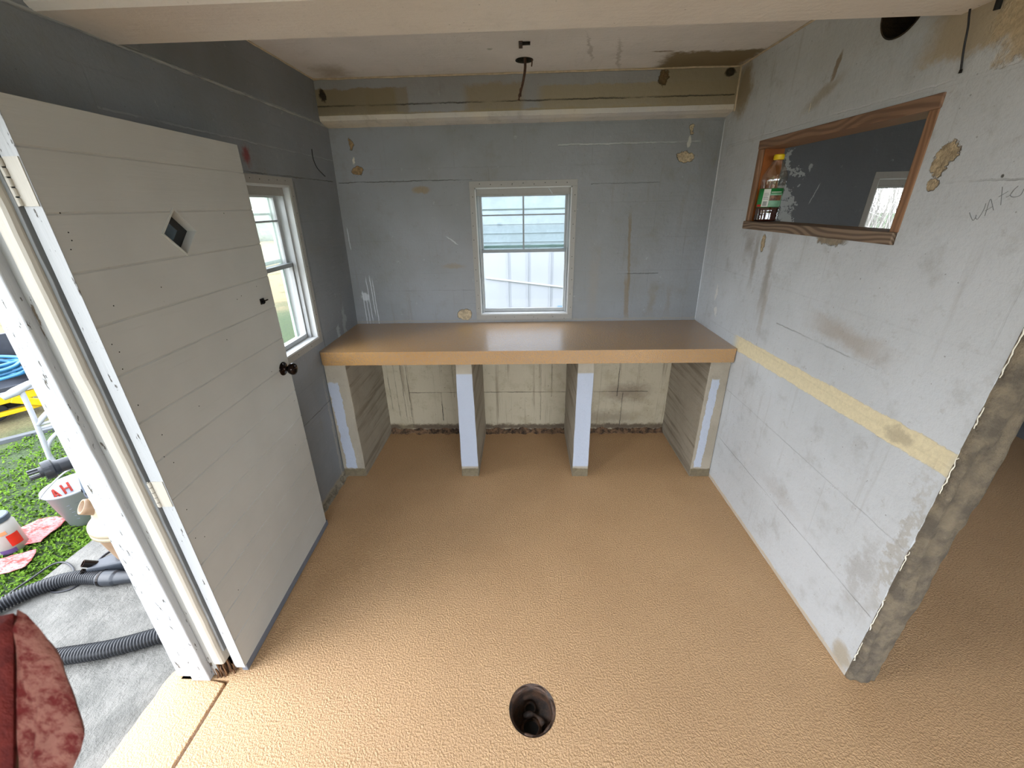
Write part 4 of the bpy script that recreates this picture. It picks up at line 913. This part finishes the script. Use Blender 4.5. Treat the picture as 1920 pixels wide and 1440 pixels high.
# bucket
bc = (-2.625, 1.745); bh = .24
bk = thing('white_bucket', 'translucent white plastic bucket with measuring lines and red lettering on the grass', 'bucket', (bc[0], bc[1], GZ))
M_buck = NT('milky_bucket_plastic'); M_buck = M_buck.done(C(160, 164, 170), .5)
r0b, r1b = .088, .120
MB().lathe([(.001, 0), (r0b, 0), (r1b, bh), (r1b+.007, bh), (r1b+.007, bh-.012), (r1b+.004, bh-.012), (r1b+.004, bh-.003), (r1b-.003, bh-.002), (r0b-.003, .004), (.001, .004)], 48, (bc[0], bc[1], GZ), cap=False).build('bucket_body', M_buck, bk, smooth=True)
M_gp = simple('grey_print', C(96, 100, 106), .6)
def bp(a, h, o=0): r = r0b+(r1b-r0b)*h/bh+o; return Vector((bc[0]+r*math.cos(a), bc[1]+r*math.sin(a), GZ+h))
AB = math.atan2(-bc[1], -bc[0])
m = MB(); m.tube([bp(AB-1.5, bh-.02, .008)]+[v for v in spline([bp(AB-1.5, bh-.01, .01), Vector((bc[0]+.035, bc[1]-.115, GZ+bh+.07)), Vector((bc[0]+.06, bc[1]-.03, GZ+bh+.11)), Vector((bc[0]+.03, bc[1]+.08, GZ+bh+.07)), bp(AB+1.5, bh-.01, .01)])], .004, 8); m.build('bail_handle', M_vinyl, bk, smooth=True)
for k in range(5):
    m = MB(); h = .06+k*.026
    m.tube([bp(AB-.55+.5*t/10*1.3, h, .0008) for t in range(3)], .0012, 5)
    m.tube([bp(AB-.25+.45*t/4, h+.004, .0005) for t in range(5)], .0006, 5); m.tube([bp(AB+.25+.12*t/2, h, .0008) for t in range(3)], .0012, 5)
    m.build('measuring_line', M_gp, bk)
# lettering seen on the inside far wall: "AH"
def inner(u, v): a = AB+PI+u; return bp(a, v, -.0045)
M_redp = simple('red_print', C(180, 60, 44), .5, .1)
m = MB()
def stroke(a, b): m.tube([inner(a[0]+(b[0]-a[0])*t/4, a[1]+(b[1]-a[1])*t/4) for t in range(5)], .0055, 5)
H0 = .150
stroke((.10, H0), (.10, H0+.06)); stroke((.36, H0), (.36, H0+.06)); stroke((.10, H0+.03), (.36, H0+.03))
stroke((.60, H0), (.74, H0+.06)); stroke((.74, H0+.06), (.88, H0)); stroke((.66, H0+.02), (.82, H0+.02))
m.build('lettering', M_redp, bk)

# white tub with red label
tx, ty = -2.80, 1.50; tz = GZ
tb = thing('plastic_tub', 'white plastic container with dark lid and red label at the left edge of the grass', 'container', (tx, ty, tz))
MB().lathe([(.050, 0), (.058, .005), (.060, .17), (.050, .19), (.048, .195)], 40, (tx, ty, tz)).build('tub_body', simple('white_tub', C(168, 164, 158), .4, .04), tb, smooth=True)
MB().lathe([(.052, .190), (.056, .192), (.056, .218), (.052, .222), (.001, .222)], 40, (tx, ty, tz)).build('lid', simple('dark_grey_lid', C(64, 74, 84), .4), tb)
AT = math.atan2(-ty, -tx)
def arcT(h0, h1, a0, a1, r, mat, name):
    m = MB(); vs = []; fs = []; n = 10
    for i in range(n+1):
        a = a0+(a1-a0)*i/n
        for R, h in ((r, h0), (r, h1), (r+.0008, h1), (r+.0008, h0)): vs.append(Vector((tx+R*math.cos(a), ty+R*math.sin(a), tz+h)))
    for i in range(n):
        for j in range(4): j2 = (j+1) % 4; fs.append((i*4+j, i*4+j2, i*4+4+j2, i*4+4+j))
    fs += [(0, 1, 2, 3), (n*4+3, n*4+2, n*4+1, n*4)]
    m.add(vs, fs); return m.build(name, mat, tb)
arcT(.045, .115, AT-.05, AT+.75, .0605, simple('bright_red_label', C(190, 36, 20), .45, .12), 'red_label')
arcT(.125, .145, AT-.3, AT+.12, .0607, simple('orange_dot', C(226, 140, 96), .45), 'orange_spot'); arcT(.01, .035, AT-.9, AT+.1, .0607, simple('violet_band', C(84, 60, 104), .45), 'violet_band')

# rags
M_rag = NT('red_white_rag')
def ragmat(name, a, b, sc):
    t = NT(name); n1 = t.noise(sc, 5, .7, stretch=(1, 2.2, 1)).outputs[0]; n2 = t.noise(sc*.35, 3, .6).outputs[0]
    f = t.ss(t.math('ADD', n1, t.math('MULTIPLY', n2, .5)), .62, .85)
    return t.done(t.mix(f, a, b), .8, t.bump(n1, .002))
M_rag = ragmat('red_stained_rag', C(186, 52, 44), C(178, 120, 118), 45)
def rag(pts, seed, label, hgt=.018):
    """a crumpled cloth over a ground polygon"""
    cx = sum(p[0] for p in pts)/len(pts); cy = sum(p[1] for p in pts)/len(pts); n = len(pts)
    rings = 8; per = n*6; vs = []; fs = []
    out = []
    for i in range(n):
        a = Vector(pts[i]+(0,)); b = Vector(pts[(i+1) % n]+(0,))
        for j in range(6): out.append(a+(b-a)*j/6)
    for k in range(rings+1):
        s = k/rings
        for p in out:
            q = Vector((cx, cy, 0))+(p-Vector((cx, cy, 0)))*s
            z = GZ+.014+hgt*(.5+.9*abs(noise.noise(Vector((q.x*13, q.y*13, seed)))))*(1-.55*s)+.006*noise.noise(Vector((q.x*50, q.y*50, seed)))
            q.x += .008*noise.noise(Vector((q.x*20, q.y*20, seed+3))); vs.append(Vector((q.x, q.y, z)))
    for k in range(rings):
        for j in range(per): j2 = (j+1) % per; fs.append((k*per+j, k*per+j2, (k+1)*per+j2, (k+1)*per+j))
    m = MB().add(vs, fs); o = m.build('cleaning_rag', M_rag, org=(cx, cy, GZ), smooth=True)
    md = o.modifiers.new('solid', 'SOLIDIFY'); md.thickness = .003
    tag(o, label, 'rag', 'red stained rags'); return o
rag([(-2.86, 1.545), (-2.91, 1.62), (-2.89, 1.70), (-2.80, 1.72), (-2.71, 1.70), (-2.69, 1.62), (-2.68, 1.53), (-2.78, 1.49)], 1, 'pink and red stained rag on the grass beside the white bucket')
rag([(-2.76, 1.33), (-2.76, 1.41), (-2.64, 1.475), (-2.60, 1.43), (-2.565, 1.365), (-2.64, 1.315)], 6, 'pink and red stained rag crumpled at the left edge in front of the white container')
rag([(-2.60, 1.95), (-2.70, 1.93), (-2.78, 2.06), (-2.66, 2.14), (-2.50, 2.10)], 9, 'orange red rag lying behind the white bucket', .03)

# garden cart with hose
gc = thing('garden_cart', 'black tub cart on a yellow frame on the grass at the far left', 'cart', (-4.75, 2.95, GZ))
M_tub = simple('black_tub_plastic', C(48, 50, 56), .45, .2); M_yel = simple('yellow_frame_paint', C(196, 160, 14), .4, .06)
def CT(x, y, z):   # cart frame: x along its side facing the door, y depth away
    a = math.radians(57); ux, uy = math.cos(a), math.sin(a)
    return Vector((-4.46+ux*x-uy*y, 3.06+uy*x+ux*y, z))
m = MB()
vs = []
def ring(x0, x1, y0, y1, z): return [CT(x0, y0, z), CT(x1, y0, z), CT(x1, y1, z), CT(x0, y1, z)]
R1 = ring(-1.1, .10, .02, .62, .20); R2 = ring(-1.2, .18, -.04, .70, .57); R3 = ring(-1.17, .15, -.01, .67, .57); R4 = ring(-1.07, .07, .05, .59, .23)
vs = R1+R2+R3+R4; fs = [(0, 1, 2, 3)]
for k in range(3):
    for i in range(4): i2 = (i+1) % 4; fs.append((k*4+i, k*4+i2, k*4+4+i2, k*4+4+i))
fs.append((12, 13, 14, 15)); 
# front side cut low so the hose shows: a dump tray
MBt = MB().add(vs, fs)
vs2 = ring(-1.1, .10, .02, .62, .20)+ring(-1.14, .14, -.02, .66, .24)
t2 = MB(); t2.box((-1.15, .0, .19), (.12, .62, .21), CT); t2.box((-1.2, .60, .19), (.16, .64, .58), CT); t2.box((-1.15, .0, .19), (.14, .03, .235), CT); t2.box((.10, .0, .19), (.14, .64, .40), CT)
t2.build('tray', M_tub, gc, bevel=.006)
m = MB(); m.box((-1.2, -.03, .175), (.20, -.01, .200), CT); m.build('pale_rim', simple('pale_cart_rim', C(150, 150, 158), .4), gc)
m = MB(); m.box((-1.1, -.02, .10), (.16, .03, .165), CT); m.box((-1.1, -.02, -.005), (.04, .03, .030), CT); m.bar(CT(-.12, -.03, .13), CT(.14, -.03, -.03), .03, .06); m.box((-.9, .5, .0), (-.1, .55, .15), CT); m.build('yellow_frame', M_yel, gc, bevel=.004)
m = MB(); m.box((-1.1, .10, .02), (.0, .5, .17), CT); m.build('under_tray_fill', M_black, gc)  # solid black block fills the dark space under the tray
for (x, y) in ((-.95, .05), (-.25, .10), (-.95, .55), (-.1, .55)):
    P = CT(x, y, GZ+.08); m = MB().lathe([(.078, -.02), (.085, -.012), (.085, .012), (.078, .02)], 24, P, CT(0, 1, 0)-CT(0, 0, 0)); m.build('wheel', M_tub, gc, smooth=False)
bh_ = thing('blue_hose', 'tangled light blue hose coiled on the black cart', 'hose', CT(-.3, .25, .215))
m = MB(); rh = random.Random(4)
P = []
for k in range(40):
    a = k*1.05; r = .18+.10*rh.random(); P.append(CT(-.30+r*1.5*math.cos(a)*(1+.2*rh.random()), .27+r*.85*math.sin(a), .238+.004*k+.05*rh.random()))
m.tube(spline(P, 7), .015, 8); m.build('hose_tube', simple('light_blue_hose', C(52, 110, 146), .35, .12, 12), bh_, smooth=True)

# white tubular chair
wc = thing('white_metal_chair', 'white tubular metal garden chair in front of the yellow cart', 'chair', (-3.27, 2.19, GZ))
M_wt = simple('white_enamel_tube', C(164, 167, 172), .3, .05)
m = MB(); m.tube(spline([(-3.262, 2.200, .56), (-3.267, 2.191, .401), (-3.277, 2.175, .224), (-3.287, 2.159, .052), (-3.292, 2.152, GZ)]), .014, 10); m.build('leg', M_wt, wc, smooth=True)
m = MB(); m.tube(spline([(-3.10, 2.36, .27), (-3.20, 2.290, .25), (-3.262, 2.205, .19), (-3.285, 2.166, .10), (-3.27, 2.17, GZ)]), .013, 10); m.build('leg', M_wt, wc, smooth=True)
m = MB(); m.tube([(-3.31, 2.13, .545), (-3.275, 2.18, .565), (-3.235, 2.24, .595), (-3.17, 2.33, .600)], lambda t: .018+.010*math.sin(PI*min(1, t*1.4)), 10); m.build('armrest', M_wt, wc, smooth=True)
m = MB(); m.tube(spline([(-3.272, 2.184, .315), (-3.22, 2.26, .39), (-3.14, 2.36, .43)]), .016, 10); m.tube([(-3.272, 2.184, .315), (-3.12, 2.40, .305)], .010, 8); m.tube([(-3.272, 2.184, .29), (-3.12, 2.40, .28)], .010, 8); m.build('side_rail', M_wt, wc, smooth=True)
m = MB(); m.tube([(-3.13, 2.38, .58), (-3.07, 2.46, GZ)], .012, 8); m.build('leg', simple('grey_tube', C(150, 158, 160), .3), wc, smooth=True)
m = MB(); m.box((-3.25, 2.28, .33), (-2.90, 2.62, .345)); m.build('seat', M_wt, wc, bevel=.005)
# dark edging strip across the grass
m = MB(); m.bar((-4.32, 2.45, GZ+.005), (-3.75, 3.00, GZ+.005), .06, .03); o = m.build('edging_board', simple('grey_edging', C(84, 87, 90), .7), org=(-4.0, 2.7, GZ)); tag(o, 'weathered grey edging board lying on the grass behind the white chair', 'board')

# neighbouring white metal building behind the back window
m = MB(); nb = thing('metal_building', 'white ribbed metal building seen through the centre window', 'building', (0, 5.5, GZ))
m.box((-2.6, 5.5, GZ), (1.9, 9, 2.9)); m.build('wall', simple('white_siding', C(150, 154, 160), .5, .03, 2), nb)
M_rib = simple('white_rib', C(144, 148, 154), .5, .03)
for x in [-.9, -.64, -.22, .05, .36, .62, .9]:
    m = MB(); m.box((x-.010, 5.492, GZ), (x+.010, 5.5, 1.12)); m.box((x+.03, 5.495, GZ), (x+.036, 5.5, 1.12)); m.build('rib', M_rib, nb)
m = MB(); m.bar((-.52, 5.488, .685), (.62, 5.488, .535), .02, .012, up=(0, 1, 0)); m.build('diagonal_flashing', M_vinyl, nb)
m = MB(); m.box((-.52, 5.485, GZ), (.62, 5.499, .53)); m.build('lower_panel', simple('off_white_panel', C(206, 208, 210), .5, .03), nb) if False else None
for z in (1.14, 1.25, 1.36): 
    m = MB(); m.box((-2.6, 5.490, z), (1.9, 5.5, z+.008)); m.build('lap_seam', M_rib, nb)
m = MB(); m.box((.475, 5.48, .18), (.58, 5.49, .285)); m.build('blue_plate', simple('pale_blue_plate', C(96, 130, 160), .5), nb)
m = MB(); m.box((-2.8, 5.2, 2.9), (2.1, 9.2, 3.0)); m.build('roof', simple('roof_sheet', C(150, 156, 160), .5), nb)

# white step outside the left window, bare bush beyond the far room
o = MB().box((-3.35, 4.02, GZ-.01), (-3.0, 4.5, .10)).build('white_block', simple('white_painted_block', C(226, 228, 230), .6), bevel=.01, org=(-3.2, 4.3, GZ)); tag(o, 'small white block on the lawn seen through the left window', 'block')
tr = thing('bare_bush', 'grey leafless bush beyond the far room window', 'bush', (11.5, 14.5, GZ))
m = MB(); rb = random.Random(9)
for k in range(420):
    b = Vector((11.5+rb.uniform(-5, 5), 14.5+rb.uniform(-.8, .8), GZ)); h = rb.uniform(1.2, 4.2)
    p = b+Vector((rb.uniform(-.8, .8), rb.uniform(-.3, .3), h)); mid = (b+p)/2+Vector((rb.uniform(-.2, .2), 0, 0))
    m.tube([b, mid, p], lambda t: .022*(1-.8*t), 4)
    for _ in range(3):
        t = rb.uniform(.3, .9); s = b+(p-b)*t; m.tube([s, s+Vector((rb.uniform(-.7, .7), rb.uniform(-.2, .2), rb.uniform(.2, .8)))], .008, 3)
m.build('branches', simple('grey_bark', C(150, 146, 140), .9), tr)
# line of trees far behind the lawn on the left
tl = thing('tree_row', 'pale green hedge row far across the lawn', 'hedge', (-20, 26, GZ))
m = MB(); rb = random.Random(2)
for k in range(60):
    t = k/59; x = -30+t*26; y = 14+t*20; r = rb.uniform(1.2, 2.0); vs = []; fs = []
    c = Vector((x, y, 1.2))
    for i in range(7):
        for j in range(10):
            th_, ph_ = PI*i/6, 2*PI*j/10; d = Vector((math.sin(th_)*math.cos(ph_), math.sin(th_)*math.sin(ph_), math.cos(th_))); vs.append(c+d*r*(1+.3*noise.noise(c+d*2)))
    for i in range(6):
        for j in range(10): j2 = (j+1) % 10; fs.append((i*10+j, i*10+j2, i*10+10+j2, i*10+10+j))
    m.add(vs, fs)
m.build('foliage', simple('hazy_foliage', C(150, 158, 144), .9, .2, 2, .05, 6), tl, smooth=True)

# ------------------------------------------------------------------ the near, out of focus rag on the end of a mop pole
mp = thing('mop', 'red stained rag bound round a pole end, blurred in the near left corner', 'mop', (-.33, .05, 0))
M_near = ragmat('dark_red_stained_cloth', C(110, 20, 16), C(160, 104, 90), 95); M_near2 = ragmat('deep_red_cloth', C(96, 18, 14), C(120, 36, 28), 60)
front = [(-.286, .1395, 1.3985), (-.280, .138, 1.396), (-.273, .135, 1.388), (-.263, .129, 1.374), (-.254, .119, 1.352), (-.249, .111, 1.333), (-.251, .107, 1.325), (-.256, .102, 1.315), (-.264, .095, 1.300), (-.280, .085, 1.275), (-.290, .090, 1.280), (-.288, .105, 1.318), (-.286, .120, 1.355)]
def cloth(pts, bulge, name, mat, off):
    pts = [Vector(p) for p in pts]; c = sum(pts, Vector())/len(pts); n = -f_; k = len(pts); vs = []; fs = []
    dense = []
    for i in range(k):
        a, b = pts[i], pts[(i+1) % k]
        for j in range(4): dense.append(a+(b-a)*j/4)
    K = len(dense); R = 7
    for side in (1, -1):
        for q in range(R+1):
            t = q/R
            for p in dense:
                v = c+(p-c)*t; w = bulge*math.sqrt(max(0, 1-t*t))*(1+.5*noise.noise(v*60))+.0012*noise.noise(v*200)*(1-t)
                vs.append(v+n*(side*w+off))
        b0 = 0 if side == 1 else (R+1)*K
        for q in range(R):
            for j in range(K): j2 = (j+1) % K; fs.append((b0+q*K+j, b0+q*K+j2, b0+(q+1)*K+j2, b0+(q+1)*K+j))
    bot = (R+1)*K
    for j in range(K): j2 = (j+1) % K; fs.append((R*K+j, R*K+j2, bot+R*K+j2, bot+R*K+j))
    return MB().add(vs, fs).build(name, mat, mp, smooth=True)
cloth(front, .006, 'rag_fold', M_near, 0)
cloth([(-.298, .138, 1.396), (-.284, .140, 1.398), (-.284, .120, 1.355), (-.287, .105, 1.318), (-.289, .090, 1.285), (-.315, .094, 1.295), (-.332, .119, 1.356), (-.320, .134, 1.389)], .009, 'rag_wrap', M_near2, .004)
MB().tube([(-.305, .105, 1.345), (-.33, .05, .03)], .012, 16).build('pole', M_lumberv, mp, smooth=True)
MB().lathe([(.001, 0), (.07, .0), (.09, .01), (.05, .05), (.016, .09)], 24, (-.33, .05, 0)).build('mop_head', M_rag, mp, smooth=True)

portal('door_portal', (XL-.14, .47, .93), (0, PI/2, PI), 1.86, .78)
portal('front_portal', (.65, YF-.13, 1.04), (PI/2, 0, PI), 3.3, 2.08)
portal('back_window_portal', (0, D+.14, 1.3), (PI/2, 0, 0), .58, .77)
portal('left_window_portal', (XL-.14, 1.765, 1.32), (0, PI/2, PI), .76, .59)
portal('far_window_portal', (2.33, D+.14, 1.3), (PI/2, 0, 0), .58, .77)
